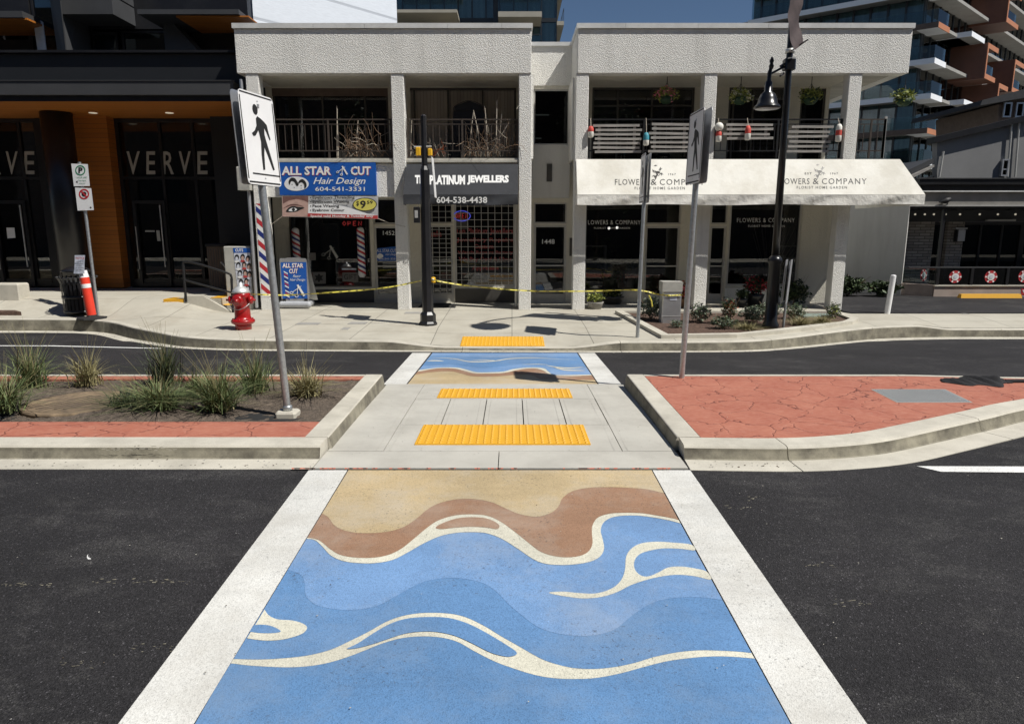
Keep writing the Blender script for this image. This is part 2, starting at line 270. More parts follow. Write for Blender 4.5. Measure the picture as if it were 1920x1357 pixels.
# ---------------------------------------------------------------- mesh building
ORG = {}
class MB:
    def __init__(s): s.v = []; s.f = []; s.mi = []; s.sm = []; s.mats = []
    def mid(s, m):
        if isinstance(m, str): m = MT[m]
        if m not in s.mats: s.mats.append(m)
        return s.mats.index(m)
    def add(s, V, Fc, m, smooth=False):
        o = len(s.v); s.v += [tuple(p) for p in V]; k = s.mid(m)
        for f in Fc: s.f.append(tuple(i + o for i in f)); s.mi.append(k); s.sm.append(smooth)
        return s
    def box(s, x0, x1, y0, y1, z0, z1, m):
        return s.add([(x0, y0, z0), (x1, y0, z0), (x1, y1, z0), (x0, y1, z0), (x0, y0, z1), (x1, y0, z1), (x1, y1, z1), (x0, y1, z1)],
                     [(3, 2, 1, 0), (4, 5, 6, 7), (0, 1, 5, 4), (1, 2, 6, 5), (2, 3, 7, 6), (3, 0, 4, 7)], m)
    def hexa(s, P, m):          # eight corners, bottom ring then top ring
        return s.add(P, [(3, 2, 1, 0), (4, 5, 6, 7), (0, 1, 5, 4), (1, 2, 6, 5), (2, 3, 7, 6), (3, 0, 4, 7)], m)
    def obox(s, O, U, V, W, m):  # box from corner O and three edge vectors
        O, U, V, W = map(Vector, (O, U, V, W))
        return s.hexa([O, O + U, O + U + V, O + V, O + W, O + U + W, O + U + V + W, O + V + W], m)
    def bbox(s, x0, x1, y0, y1, z0, z1, m, b=.01):   # box with bevelled vertical edges and top
        ring = lambda e: [(x0 + b + e, y0 + e), (x1 - b - e, y0 + e), (x1 - e, y0 + b + e), (x1 - e, y1 - b - e), (x1 - b - e, y1 - e), (x0 + b + e, y1 - e), (x0 + e, y1 - b - e), (x0 + e, y0 + b + e)]
        V = [(*p, z0) for p in ring(0)] + [(*p, z1 - b) for p in ring(0)] + [(*p, z1) for p in ring(b * .7)]
        Fc = [tuple(range(7, -1, -1)), tuple(range(16, 24))]
        for r in (0, 8):
            for i in range(8): Fc.append((r + i, r + (i + 1) % 8, r + 8 + (i + 1) % 8, r + 8 + i))
        return s.add(V, Fc, m)
    def tube(s, P, r, m, n=8, cap=True, smooth=True):
        P = [Vector(p) for p in P]; rs = r if isinstance(r, (list, tuple)) else [r] * len(P)
        V = []; Fc = []; ref = None
        for i, p in enumerate(P):
            d = (P[min(i + 1, len(P) - 1)] - P[max(i - 1, 0)]).normalized()
            if ref is None: ref = d.orthogonal().normalized()
            a = (ref - d * ref.dot(d)); a = a.normalized() if a.length > 1e-6 else d.orthogonal().normalized(); ref = a
            b = d.cross(a)
            for k in range(n):
                t = 2 * math.pi * k / n; V.append(p + (a * math.cos(t) + b * math.sin(t)) * rs[i])
        for i in range(len(P) - 1):
            for k in range(n): Fc.append((i * n + k, i * n + (k + 1) % n, (i + 1) * n + (k + 1) % n, (i + 1) * n + k))
        s.add(V, Fc, m, smooth)
        if cap:
            s.add(V[:n], [tuple(range(n - 1, -1, -1))], m); s.add(V[-n:], [tuple(range(n))], m)
        return s
    def lathe(s, O, prof, m, n=16, smooth=True, axis=(0, 0, 1)):      # prof: (radius, height)
        q = Vector((0, 0, 1)).rotation_difference(Vector(axis)); O = Vector(O); V = []; Fc = []
        for r, h in prof:
            for k in range(n):
                t = 2 * math.pi * k / n; V.append(O + q @ Vector((r * math.cos(t), r * math.sin(t), h)))
        for i in range(len(prof) - 1):
            for k in range(n): Fc.append((i * n + k, i * n + (k + 1) % n, (i + 1) * n + (k + 1) % n, (i + 1) * n + k))
        Fc.append(tuple(range(n - 1, -1, -1))); Fc.append(tuple(range((len(prof) - 1) * n, len(prof) * n)))
        return s.add(V, Fc, m, smooth)
    def ball(s, O, r, m, n=10, sq=(1, 1, 1)):
        prof = [(r * math.sin(math.pi * i / n) + 1e-5, -r * math.cos(math.pi * i / n)) for i in range(n + 1)]
        k = len(s.v); s.lathe((0, 0, 0), prof, m, n + 2)
        for i in range(k, len(s.v)): p = s.v[i]; s.v[i] = (O[0] + p[0] * sq[0], O[1] + p[1] * sq[1], O[2] + p[2] * sq[2])
        return s
    def poly(s, pts, fn, m, smooth=False):        # 2-D outline placed by fn(x, y)
        P = [Vector((p[0], p[1], 0)) for p in pts]; T = tessellate_polygon([P])
        return s.add([fn(p.x, p.y) for p in P], [tuple(t) for t in T], m, smooth)
    def slabpoly(s, pts, z0, z1, m, mt=None):     # vertical prism from a plan outline; z1 may be a function
        zz = z1 if callable(z1) else (lambda x, y: z1); n = len(pts)
        s.poly(pts, lambda x, y: (x, y, zz(x, y)), mt or m)
        V = [(x, y, z0) for x, y in pts] + [(x, y, zz(x, y)) for x, y in pts]
        return s.add(V, [(i, (i + 1) % n, n + (i + 1) % n, n + i) for i in range(n)], m)
    def plate(s, pts, fn, nrm, th, m, back=None):  # flat outline with real thickness
        n = len(pts); N = Vector(nrm) * th; A = [Vector(fn(*p)) for p in pts]
        s.poly(pts, fn, m); s.poly(pts, lambda x, y: Vector(fn(x, y)) - N, back or m)
        return s.add(A + [a - N for a in A], [(i, (i + 1) % n, n + (i + 1) % n, n + i) for i in range(n)], back or m)
    def sheet(s, nx, ny, fn, m, smooth=True):
        V = [fn(i / nx, j / ny) for j in range(ny + 1) for i in range(nx + 1)]; k = nx + 1
        return s.add(V, [(j * k + i, j * k + i + 1, (j + 1) * k + i + 1, (j + 1) * k + i) for j in range(ny) for i in range(nx)], m, smooth)
    def text(s, body, fn, m, bold=0.0, sp=1.0):  # lettering; fn maps 0..1, 0..1 over the text's own box
        cu = bpy.data.curves.new("tmp", 'FONT'); cu.body = body; cu.resolution_u = 2; cu.offset = bold; cu.space_character = sp
        o = bpy.data.objects.new("tmp", cu); COL.objects.link(o)
        me = bpy.data.meshes.new_from_object(o.evaluated_get(bpy.context.evaluated_depsgraph_get()))
        P = [v.co for v in me.vertices]; x0 = min(p.x for p in P); x1 = max(p.x for p in P); y0 = min(p.y for p in P); y1 = max(p.y for p in P)
        s.add([fn((p.x - x0) / (x1 - x0), (p.y - y0) / (y1 - y0)) for p in P], [tuple(p.vertices) for p in me.polygons], m)
        COL.objects.unlink(o); bpy.data.objects.remove(o); bpy.data.meshes.remove(me); return s
    def build(s, name, parent=None, **tg):
        me = bpy.data.meshes.new(name); org = Vector((0, 0, 0))
        if parent is not None: org = ORG[parent.name]
        me.from_pydata([Vector(p) - org for p in s.v], [], s.f)
        for m in s.mats: me.materials.append(m)
        me.polygons.foreach_set("material_index", s.mi); me.polygons.foreach_set("use_smooth", s.sm); me.update()
        o = bpy.data.objects.new(name, me); COL.objects.link(o)
        if parent is not None: o.parent = parent
        ORG[o.name] = org
        for k, v in tg.items(): o[k] = v
        return o
def thing(name, label, cat, loc=(0, 0, 0), group=None):
    o = bpy.data.objects.new(name, None); COL.objects.link(o); o.location = loc; o.empty_display_size = .1
    o['label'] = label; o['category'] = cat
    if group: o['group'] = group
    ORG[o.name] = Vector(loc); return o
def part(name, parent, fn, **tg):
    mb = MB(); fn(mb); return mb.build(name, parent, **tg)
def struct(name, mb): return mb.build(name, None, kind='structure')
def copy_tree(o, loc=None, label=None, rot=None, parent=None):
    c = o.copy(); COL.objects.link(c)
    if parent is not None: c.parent = parent
    if loc is not None: c.location = loc
    if rot is not None: c.rotation_euler = (0, 0, rot)
    if label: c['label'] = label
    for ch in list(o.children): copy_tree(ch, parent=c)
    return c
def wall(Y):                        # plane parallel to the street; maps photo-measured points
    return lambda u, v: Q(u, v, Y)
def flat(x0, x1, z0, z1, Y, sh=0.0): return lambda a, b: (lerp(x0, x1, a) + sh * b, Y, lerp(z0, z1, b))

# ================================================================= GROUND
def zroad(Y):
    if Y < 5.72: return -.10 - .03 * (5.72 - Y)
    if Y < 9.35: return lerp(-.10, -.17, (Y - 5.72) / 3.63)
    return -.17 - .027 * (min(Y, 14) - 9.35)
mb = MB(); mb.sheet(1, 1, lambda a, b: (lerp(-700, 700, a), lerp(-500, 700, b), -.75), 'ground'); struct("ground", mb)
mb = MB(); ys = [-6, -3, 0, 2, 4, 5.72, 6.5, 8, 9.35, 10.5, 12, 14, 15.7]
V = []; Fc = []
for j, y in enumerate(ys):
    for x in (-45, -10, 0, 10, 45): V.append((x, y, zroad(y)))
for j in range(len(ys) - 1):
    for i in range(4): Fc.append((j * 5 + i, j * 5 + i + 1, j * 5 + 6 + i, j * 5 + 5 + i))
mb.add(V, Fc, 'asphalt', True); struct("road", mb)
mb = MB(); mb.box(-45, 45, -12, -6.2, -.6, -.12, 'walk'); struct("near_pavement", mb)

YK = catmull([(-24, 15.3), (-12, 15.32), (-10.2, 15.3), (-9.3, 15.2), (-8.6, 14.85), (-7.9, 14.25), (-7.05, 13.62), (-6.25, 13.08), (-5.4, 12.82), (-4.5, 12.72), (-2.4, 12.62), (0, 12.55), (2.0, 12.52), (4.1, 12.58), (5.1, 12.92), (6.2, 13.52), (7.0, 13.95), (7.8, 14.25), (9.2, 14.42), (12, 14.42), (30, 14.42)], 6)
def ykerb(x): return interp(YK, x)
def dip(x, y): return (sstep(-2.4, -1.2, x) - sstep(1.0, 2.1, x)) * max(0, min(1, (14.1 - y) / 1.4))
def zS(x, y):
    yk = ykerb(x); z = -.09 + .022 * max(0, min(y, 16.8) - 12.6)
    z = lerp(z, -.2, dip(x, y))
    z -= .09 * sstep(8.4, 9.3, x) * max(0, 1 - (y - yk) / 1.2)
    return z + .31 * sstep(-6.7, -8.0, x) * sstep(yk + .25, 17.0, y)
mb = MB(); nx, ny = 180, 22
def swf(a, b):
    x = lerp(-24, 26, a); y0 = ykerb(x) - .001; y1 = 16.15 if x > 7.9 else (19.6 if x < -6.3 else 16.75)
    y = lerp(y0 + .16, y1, b); return (x, y, zS(x, y))
mb.sheet(nx, ny, swf, 'walk'); struct("pavement", mb)

def kerb(mb, path, ztop, zgut, side=1, gut=.28, top=.2, joint=3.0, rad=.03, start=0.0):
    P = [Vector(p[:2]) for p in path]; dist = [0]
    for a, b in zip(P, P[1:]): dist.append(dist[-1] + (b - a).length)
    nrm = []
    for i in range(len(P)):
        d = (P[min(i + 1, len(P) - 1)] - P[max(i - 1, 0)]).normalized(); nrm.append(Vector((d.y, -d.x)) * side)
    st = []; s = 0.0
    while s < dist[-1]:
        st.append(s); s += .12
    st.append(dist[-1])
    def at(s):
        for i in range(len(P) - 1):
            if s <= dist[i + 1] + 1e-9:
                t = (s - dist[i]) / max(1e-9, dist[i + 1] - dist[i]); return P[i].lerp(P[i + 1], t), nrm[i].lerp(nrm[i + 1], t).normalized()
        return P[-1], nrm[-1]
    def ring(s):
        p, n = at(s); zt = ztop(p.x, p.y) if callable(ztop) else ztop; zg = zgut(p.x, p.y) if callable(zgut) else zgut
        r = min(rad, max(.004, (zt - zg) * .4))
        pr = [(-top, zg - .3), (-top, zt), (-r, zt), (-r * .3, zt - r * .12), (0, zt - r * .45), (.006, zt - r), (.03, zg + .012), (.05, zg + .006), (.05 + gut, zg + .004), (.05 + gut, zg - .12)]
        return [(p.x + n.x * a, p.y + n.y * a, z) for a, z in pr]
    cuts = [start]
    while cuts[-1] + joint < dist[-1] - .3: cuts.append(cuts[-1] + joint)
    cuts = [0] + [c for c in cuts if c > .2] + [dist[-1]]
    mats = ['kerb', 'kerb', 'kerb', 'kerb', 'kerbdirty', 'kerbdirty', 'kerbdirty', 'kerb', 'kerb']
    for a, b in zip(cuts, cuts[1:]):
        ss = [a + .005] + [q for q in st if a + .02 < q < b - .02] + [b - .005]
        rs = [ring(q) for q in ss]; m = len(rs[0]); Vv = [p for r_ in rs for p in r_]
        for k in range(m - 1):
            mb.add(Vv, [(i * m + k, i * m + k + 1, (i + 1) * m + k + 1, (i + 1) * m + k) for i in range(len(rs) - 1)], mats[k], 1 < k < 6)
        mb.add(rs[0], [tuple(range(m))], 'kerb'); mb.add(rs[-1], [tuple(range(m))], 'kerb')
    return mb
mb = MB()
kerb(mb, [(x, ykerb(x)) for x in [-24 + .15 * i for i in range(int(50 / .15))]], lambda x, y: zS(x, y + .1), lambda x, y: zroad(y) + .0, 1, .24, .17, 2.9, .045, start=.63)
struct("far_kerb", mb)

# ---- median: left bed island, ramp, right paved island
mb = MB()
mb.box(-16, -1.99, 6.2, 9.05, -.3, -.03, 'dark')
kerb(mb, [(-16, 6.03), (-1.735, 6.03)], .02, lambda x, y: -.1, 1, .26, .25, 4.4, .05, start=2.1)
kerb(mb, [(-1.732, 6.285), (-1.745, 9.14)], .02, lambda x, y: zroad(y), 1, 0.0, .22, 2.95, .02)
kerb(mb, [(-16, 9.14), (-1.97, 9.14)], .02, lambda x, y: zroad(y), -1, .1, .1, 4.4, .02)
struct("left_island_kerb", mb)
mb = MB(); kerb(mb, [(1.558, 6.285), (1.545, 9.14)], .02, lambda x, y: zroad(y), -1, 0.0, .215, 2.95, .02)
RK = catmull([(1.555, 6.02), (2.05, 5.995), (2.5, 5.99), (2.96, 6.05), (3.46, 6.2), (4.09, 6.52), (4.98, 7.0), (5.67, 7.38), (7, 7.95), (8.6, 8.45), (10, 8.75)], 6)
kerb(mb, RK, .02, lambda x, y: -.1 - .012 * max(0, y - 5.9), 1, .27, .26, 2.55, .05, start=.93)
kerb(mb, [(1.76, 9.14), (5.25, 9.14), (6.6, 8.98), (8.2, 8.9), (10, 8.86)], .02, lambda x, y: zroad(y), -1, .1, .1, 3.4, .02)
struct("right_island_kerb", mb)
mb = MB()
mb.slabpoly([(-16, 6.282), (-1.955, 6.282), (-1.955, 6.82), (-16, 6.82)], -.2, .016, 'stamp')
mb.slabpoly([(-16, 8.84), (-1.97, 8.84), (-1.97, 9.038), (-16, 9.038)], -.2, .016, 'stamp')
struct("left_stamped_paving", mb)
inner = [(x - .0, y) for x, y in [(1.782, 6.285), (2.5, 6.25), (2.93, 6.31), (3.37, 6.45), (3.97, 6.76), (4.86, 7.24), (5.55, 7.62), (6.9, 8.2), (8.5, 8.72), (8.2, 8.8), (6.6, 8.88), (5.25, 9.036), (1.77, 9.036)]]
mb = MB(); mb.slabpoly(inner, -.2, .016, 'stamp'); struct("right_stamped_paving", mb)
mb = MB(); rnd = random.Random(3)
def soilz(x, y): return .005 + .03 * math.sin(x * 2.1 + y) * math.sin(y * 3.3) + rnd.uniform(-.012, .012)
mb.sheet(220, 34, lambda a, b: (lerp(-16, -1.965, a), lerp(6.825, 8.835, b), soilz(lerp(-16, -1.965, a), lerp(6.825, 8.835, b)) * (0 if b in (0, 1) else 1) - .01), 'soil'); struct("bed_soil", mb)

# ramp slab: panels with real joints
mb = MB(); mb.slabpoly([(-1.72, 5.72), (1.52, 5.72), (1.52, 9.34), (-1.72, 9.34)], -.5, lambda x, y: zroad(y) - .03, 'dark')
def zr(x, y): return zroad(y) + .012 + .012 * math.sin(math.pi * (y - 5.72) / 3.63)
def panel(x0, x1, y0, y1, g=.006):
    pts = [(x0 + g, y0 + g), (x1 - g, y0 + g)] + [(x1 - g, lerp(y0 + g, y1 - g, t / 6)) for t in range(1, 7)] + [(lerp(x1 - g, x0 + g, t / 4), y1 - g) for t in range(1, 4)] + [(x0 + g, lerp(y1 - g, y0 + g, t / 6)) for t in range(0, 6)]
    mb.slabpoly(pts, -.5, zr, 'slab')
panel(-1.73, -.12, 5.72, 6.2, .004); panel(-.12, 1.53, 5.72, 6.2, .004)
for x0, x1 in ((-1.73, -1.2), (1.03, 1.53)): panel(x0, x1, 6.2, 9.34)
panel(-1.2, 1.03, 6.2, 7.13, .002); panel(-1.2, 1.03, 8.38, 9.34, .002)
xs = [-1.2, -.76, -.312, .125, .583, 1.03]
for x0, x1 in zip(xs, xs[1:]): panel(x0, x1, 7.13, 8.38)
for x in xs:                                                     # raised trowel bands beside the joints
    y0, y1 = (6.2, 9.34) if x in (-1.2, 1.03) else (7.13, 8.38)
    for dx in (-.075, .05):
        mb.add([(x + dx, y0 + .02, zr(0, y0) + .002), (x + dx + .012, y0 + .02, zr(0, y0) + .003), (x + dx + .012, (y0 + y1) / 2, zr(0, (y0 + y1) / 2) + .003), (x + dx, (y0 + y1) / 2, zr(0, (y0 + y1) / 2) + .002), (x + dx + .012, y1 - .02, zr(0, y1) + .003), (x + dx, y1 - .02, zr(0, y1) + .002)], [(0, 1, 2, 3), (3, 2, 4, 5)], 'slab')
struct("median_ramp", mb)

def tactile(name, x0, x1, y0, y1, zf, label, n, m):
    t = thing(name, label, "tactile paving", ((x0 + x1) / 2, (y0 + y1) / 2, zf((y0 + y1) / 2)), "yellow tactile plates on the ramps")
    pl = MB(); e = .012
    P = [(x0, y0, zf(y0) - .02), (x1, y0, zf(y0) - .02), (x1, y1, zf(y1) - .02), (x0, y1, zf(y1) - .02)]
    T = [(x0 + .004, y0 + .004, zf(y0) + e), (x1 - .004, y0 + .004, zf(y0) + e), (x1 - .004, y1 - .004, zf(y1) + e), (x0 + .004, y1 - .004, zf(y1) + e)]
    pl.hexa(P + T, 'tactile'); d = pl
    for j in range(m):
        for i in range(n):
            x = lerp(x0 + .04, x1 - .04, i / (n - 1)); y = lerp(y0 + .04, y1 - .04, j / (m - 1)); z = zf(y) + e + .0005
            V = []
            for r, h in ((.019, 0), (.012, .009)):
                for k in range(7): V.append((x + r * math.cos(k * .8976), y + r * math.sin(k * .8976), z + h))
            d.add(V, [(k, (k + 1) % 7, 7 + (k + 1) % 7, 7 + k) for k in range(7)] + [tuple(range(7, 14))], 'tactile')
    d.build("domed_plate", t)
tactile("tactile_paving", -.94, .76, 6.39, 7.09, lambda y: zr(0, y), "largest yellow domed plate nearest the painted sand crossing", 24, 9)
tactile("tactile_paving", -.94, .76, 8.41, 8.95, lambda y: zr(0, y), "yellow domed plate on the median beside the far painted crossing", 24, 7)
tactile("tactile_paving", -.965, .61, 12.68, 13.4, lambda y: zS(-.1, y), "yellow domed plate at the dropped kerb below the shops", 22, 8)

# ---- painted crossings
def GS(u, v, z0, Y0, k):
    x, y, d = ray(u, v); t = (z0 - k * Y0 - CZ) / (d - k * y); return (x * t, y * t, CZ + d * t)
near = lambda lift: (lambda u, v: GS(u, v, -.10 + lift, 5.72, .03))
far = lambda lift: (lambda u, v: GS(u, v, -.17 + lift, 9.35, -.027))
A = lambda P: [(400 + x * .3663, 860 + y * .3663) for x, y in P]
B = lambda P: [(1000 + x * .3663, 860 + y * .3663) for x, y in P]
LE = [(653.5, 881), (580, 1001), (500, 1133), (400, 1296), (365, 1357), (352, 1378)]
RE = [(1221.6, 881), (1300, 1025), (1420, 1243), (1482.8, 1357), (1495, 1380)]
def leftx(v): return interp([(b, a) for a, b in LE], v)
def rightx(v): return interp([(b, a) for a, b in RE], v)
def above(curve, n=6):
    c = catmull(curve, n); c[0] = (leftx(c[0][1]), c[0][1]); c[-1] = (rightx(c[-1][1]), c[-1][1])
    c = [(max(leftx(v) if u < 700 else -9e9, min(rightx(v) if u > 1150 else 9e9, u)), v) for u, v in c]
    return [(653.5, 881), (1221.6, 881)] + [(rightx(c[-1][1] * t + 881 * (1 - t)), c[-1][1] * t + 881 * (1 - t)) for t in (.35, .7)] + c[::-1] + [(leftx(c[0][1] * t + 881 * (1 - t)), c[0][1] * t + 881 * (1 - t)) for t in (.7, .35)]
c2low = A([(95, 1045), (200, 1057), (380, 1065), (520, 1055), (640, 1028), (760, 985), (860, 945), (960, 917), (1060, 907), (1160, 912), (1250, 935), (1340, 985), (1440, 1035), (1540, 1072)]) + B([(0, 1102), (100, 1120), (220, 1125), (330, 1118), (450, 1095), (560, 1065), (680, 1035), (800, 1018), (900, 1010), (1000, 1010), (1130, 1020)])
c2up = A([(110, 1022), (220, 1025), (340, 1020), (480, 1005), (600, 975), (700, 930), (800, 880), (880, 835), (960, 805), (1060, 788), (1180, 788), (1280, 805), (1380, 850), (1480, 910), (1560, 955)]) + B([(0, 1000), (60, 1030), (140, 1055), (220, 1070), (320, 1073), (420, 1063), (520, 1042), (620, 1012), (740, 988), (850, 978), (960, 980), (1050, 985), (1115, 992)])
lens2 = A([(683, 970), (740, 942), (820, 890), (900, 845), (980, 818), (1080, 808), (1200, 812), (1300, 840), (1400, 890), (1500, 950), (1550, 985), (1545, 1003), (1500, 1010), (1420, 990), (1330, 945), (1240, 905), (1150, 885), (1070, 882), (980, 893), (900, 918), (820, 945), (740, 966)])
c3 = A([(385, 568), (420, 580), (455, 600), (468, 640), (470, 690), (490, 720), (540, 752), (640, 770), (740, 770), (840, 750), (920, 710), (1000, 665), (1080, 628), (1180, 610), (1280, 612), (1380, 635), (1450, 680), (1520, 750), (1580, 800)]) + B([(0, 845), (60, 875), (140, 895), (240, 905), (330, 898), (420, 870), (500, 805), (580, 750), (660, 720), (760, 708), (860, 708), (970, 722)])
c1low = A([(475, 408), (520, 415), (560, 450), (600, 492), (660, 520), (740, 532), (830, 532), (920, 515), (1000, 475), (1080, 430), (1160, 395), (1240, 378), (1320, 374), (1400, 380), (1480, 410), (1560, 460)]) + B([(0, 512), (60, 535), (140, 542), (220, 538), (290, 525), (340, 500), (362, 460), (355, 410), (345, 365), (360, 325), (400, 300), (460, 290), (540, 290), (620, 300), (700, 315), (755, 330)])
c1up = A([(485, 402), (540, 415), (600, 462), (650, 490), (720, 503), (810, 505), (890, 492), (960, 460), (1030, 405), (1090, 355), (1150, 315), (1230, 290), (1310, 283), (1400, 290), (1470, 320), (1540, 370)]) + B([(0, 448), (40, 475), (100, 495), (170, 503), (240, 495), (285, 470), (303, 430), (300, 380), (303, 340), (330, 300), (390, 280), (470, 275), (560, 278), (650, 292), (720, 305), (742, 312)])
lens1 = A([(1138, 350), (1180, 325), (1250, 303), (1320, 297), (1390, 302), (1440, 320), (1465, 342), (1450, 358), (1400, 350), (1320, 346), (1240, 350), (1170, 358)])
c0 = A([(560, 280), (590, 300), (620, 340), (670, 365), (740, 378), (830, 378), (910, 368), (980, 345), (1040, 305), (1100, 255), (1160, 225), (1240, 207), (1330, 205), (1420, 220), (1490, 250), (1560, 280)]) + B([(0, 295), (50, 290), (100, 270), (130, 240), (150, 200), (200, 165), (280, 148), (380, 144), (480, 147), (580, 155), (665, 175)])
hookL = A([(262, 770), (285, 800), (330, 820), (400, 825), (455, 840), (480, 862), (460, 890), (410, 910), (340, 925), (260, 928), (172, 917)])
holeL = A([(205, 850), (250, 847), (300, 855), (345, 880), (310, 890), (240, 890), (185, 883)])
hookR = B([(80, 683), (150, 678), (230, 685), (310, 688), (370, 675), (420, 650), (455, 610), (470, 560), (475, 500), (500, 460), (550, 432), (630, 423), (720, 428), (808, 438), (827, 467), (760, 460), (670, 457), (590, 470), (540, 490), (517, 525), (520, 565), (550, 595), (590, 600), (640, 580), (690, 555), (760, 550), (830, 560), (888, 576), (909, 617), (830, 600), (740, 592), (660, 600), (580, 618), (500, 645), (430, 680), (350, 705), (260, 713), (180, 705), (120, 695)])
mb = MB(); L0 = .004; D = .0012
mb.poly([(653.5, 881), (1221.6, 881)] + RE[1:] + LE[:0:-1], near(L0), 'blue_a')
mb.poly(above(c2low), near(L0 + D), 'cream'); mb.poly(above(c2up), near(L0 + 2 * D), 'blue_b'); mb.poly(above(c3), near(L0 + 3 * D), 'blue_c')
mb.poly(catmull(lens2, 4, True), near(L0 + 4 * D), 'blue_b'); mb.poly(catmull(hookL, 5), near(L0 + 4 * D), 'cream'); mb.poly(catmull(holeL, 4), near(L0 + 5 * D), 'blue_b')
mb.poly(catmull(hookR, 4, True), near(L0 + 4 * D), 'cream')
mb.poly(above(c1low), near(L0 + 5 * D), 'cream'); mb.poly(above(c1up), near(L0 + 6 * D), 'brown'); mb.poly(catmull(lens1, 4, True), near(L0 + 7 * D), 'brown'); mb.poly(above(c0), near(L0 + 7 * D), 'sand')
mb.poly([(578.8, 881), (651.5, 881), (350, 1378), (205, 1378)], near(L0), 'white'); mb.poly([(1223.6, 881), (1294, 881), (1641, 1378), (1497, 1378)], near(L0), 'white')
struct("near_crosswalk_mural", mb)
Cc = lambda P: [(740 + x * .2396, 640 + y * .2396) for x, y in P]
fl = lambda v: lerp(811, 764, (v - 661.5) / 59); fr_ = lambda v: lerp(1081.5, 1121, (v - 661.5) / 59)
def fabove(P):
    c = catmull(Cc(P), 5); c[0] = (fl(c[0][1]), c[0][1]); c[-1] = (fr_(c[-1][1]), c[-1][1])
    c = [(max(fl(v), min(fr_(v), u)), v) for u, v in c]
    return [(811, 661.5), (1081.5, 661.5)] + c[::-1]
mb = MB(); mb.poly([(811, 661.5), (1081.5, 661.5), (1121, 721), (763.5, 721)], far(.004), 'sand')
mb.poly(fabove([(150, 262), (250, 245), (350, 235), (450, 235), (520, 250), (600, 270), (720, 275), (840, 270), (930, 262), (1000, 258), (1090, 270), (1130, 290), (1200, 297), (1350, 300), (1560, 300)]), far(.0055), 'brown')
mb.poly(fabove([(190, 235), (300, 215), (380, 208), (470, 212), (540, 228), (620, 248), (740, 250), (860, 245), (950, 225), (1040, 212), (1110, 212), (1165, 228), (1210, 255), (1280, 268), (1400, 270), (1540, 265)]), far(.007), 'cream')
mb.poly(fabove([(205, 222), (300, 208), (400, 202), (500, 206), (570, 222), (640, 240), (740, 240), (850, 235), (930, 215), (1020, 205), (1100, 203), (1170, 210), (1200, 232), (1240, 258), (1330, 262), (1525, 258)]), far(.0085), 'blue_c')
mb.poly(fabove([(215, 190), (330, 185), (430, 180), (520, 190), (650, 205), (760, 205), (880, 190), (1000, 175), (1120, 185), (1300, 200), (1520, 205)]), far(.0095), 'blue_b')
mb.poly(fabove([(255, 112), (400, 108), (600, 118), (800, 122), (1000, 112), (1200, 116), (1480, 120)]), far(.0102), 'blue_c')
def stroke(P, wd, z, m):
    c = catmull(Cc(P), 5); n = len(c); top = [(u, v - wd * math.sin(math.pi * (i + .5) / n)) for i, (u, v) in enumerate(c)]
    mb.poly(top + [(u, v + wd * math.sin(math.pi * (i + .5) / n)) for i, (u, v) in enumerate(c)][::-1], far(z), m)
for P, wd in (([(262, 133), (380, 130), (480, 138), (580, 157), (700, 158), (800, 150), (900, 135), (1050, 128), (1180, 132), (1430, 145)], .8), ([(252, 152), (320, 150), (385, 153)], .9), ([(1185, 186), (1280, 203), (1380, 208), (1478, 200)], 1.0), ([(1235, 196), (1330, 222), (1490, 228)], 1.0), ([(600, 148), (720, 146), (830, 152)], .4), ([(1000, 180), (1120, 178), (1200, 182)], .4)):
    stroke(P, wd, .0115, 'cream')
mb.poly([(773, 661.5), (808, 661.5), (761, 721), (718.5, 721)], far(.004), 'white'); mb.poly([(1084, 661.5), (1115, 661.5), (1166, 721), (1123.5, 721)], far(.004), 'white')
struct("far_crosswalk_mural", mb)
mb = MB(); P = [(3.55, 5.80), (4.5, 5.79), (14, 5.75), (14, 5.62), (4.4, 5.64), (3.68, 5.66)]
mb.poly(P, lambda x, y: (x, y, zroad(y) + .005), 'line')
a0 = [(-16, 13.28), (-8.84, 13.2), (-6.57, 12.84), (-6.55, 12.76), (-8.84, 13.1), (-16, 13.18)]
mb.poly(a0, lambda x, y: (x, y, zroad(y) + .005), 'line'); struct("road_markings", mb)
mb = MB(); rr = random.Random(11)                                # chalky scuffs and scrapes on the near lane
for u, v, l, wd, n in ((0, 1096, 90, 5, 26), (170, 1090, 200, 5, 30), (240, 1215, 170, 9, 26), (1395, 935, 30, 4, 6), (1350, 950, 60, 3, 8), (1500, 1060, 60, 6, 14), (1560, 1130, 70, 9, 14), (110, 1245, 60, 10, 12)):
    for i in range(n):
        uu = u + rr.uniform(0, l); vv = v + rr.gauss(0, wd * .5); L = rr.uniform(1, 9)
        mb.poly([(uu, vv), (uu + L, vv - rr.uniform(0, 1.6)), (uu + L, vv + .1), (uu + L * .4, vv + .45)], near(.003), 'kerbdirty')
mb.poly(catmull([(163.5, 1041), (165.5, 1038), (165, 1043), (171, 1047), (166, 1048), (163, 1045)], 3, True), near(.003), 'line')
struct("road_scuffs", mb)

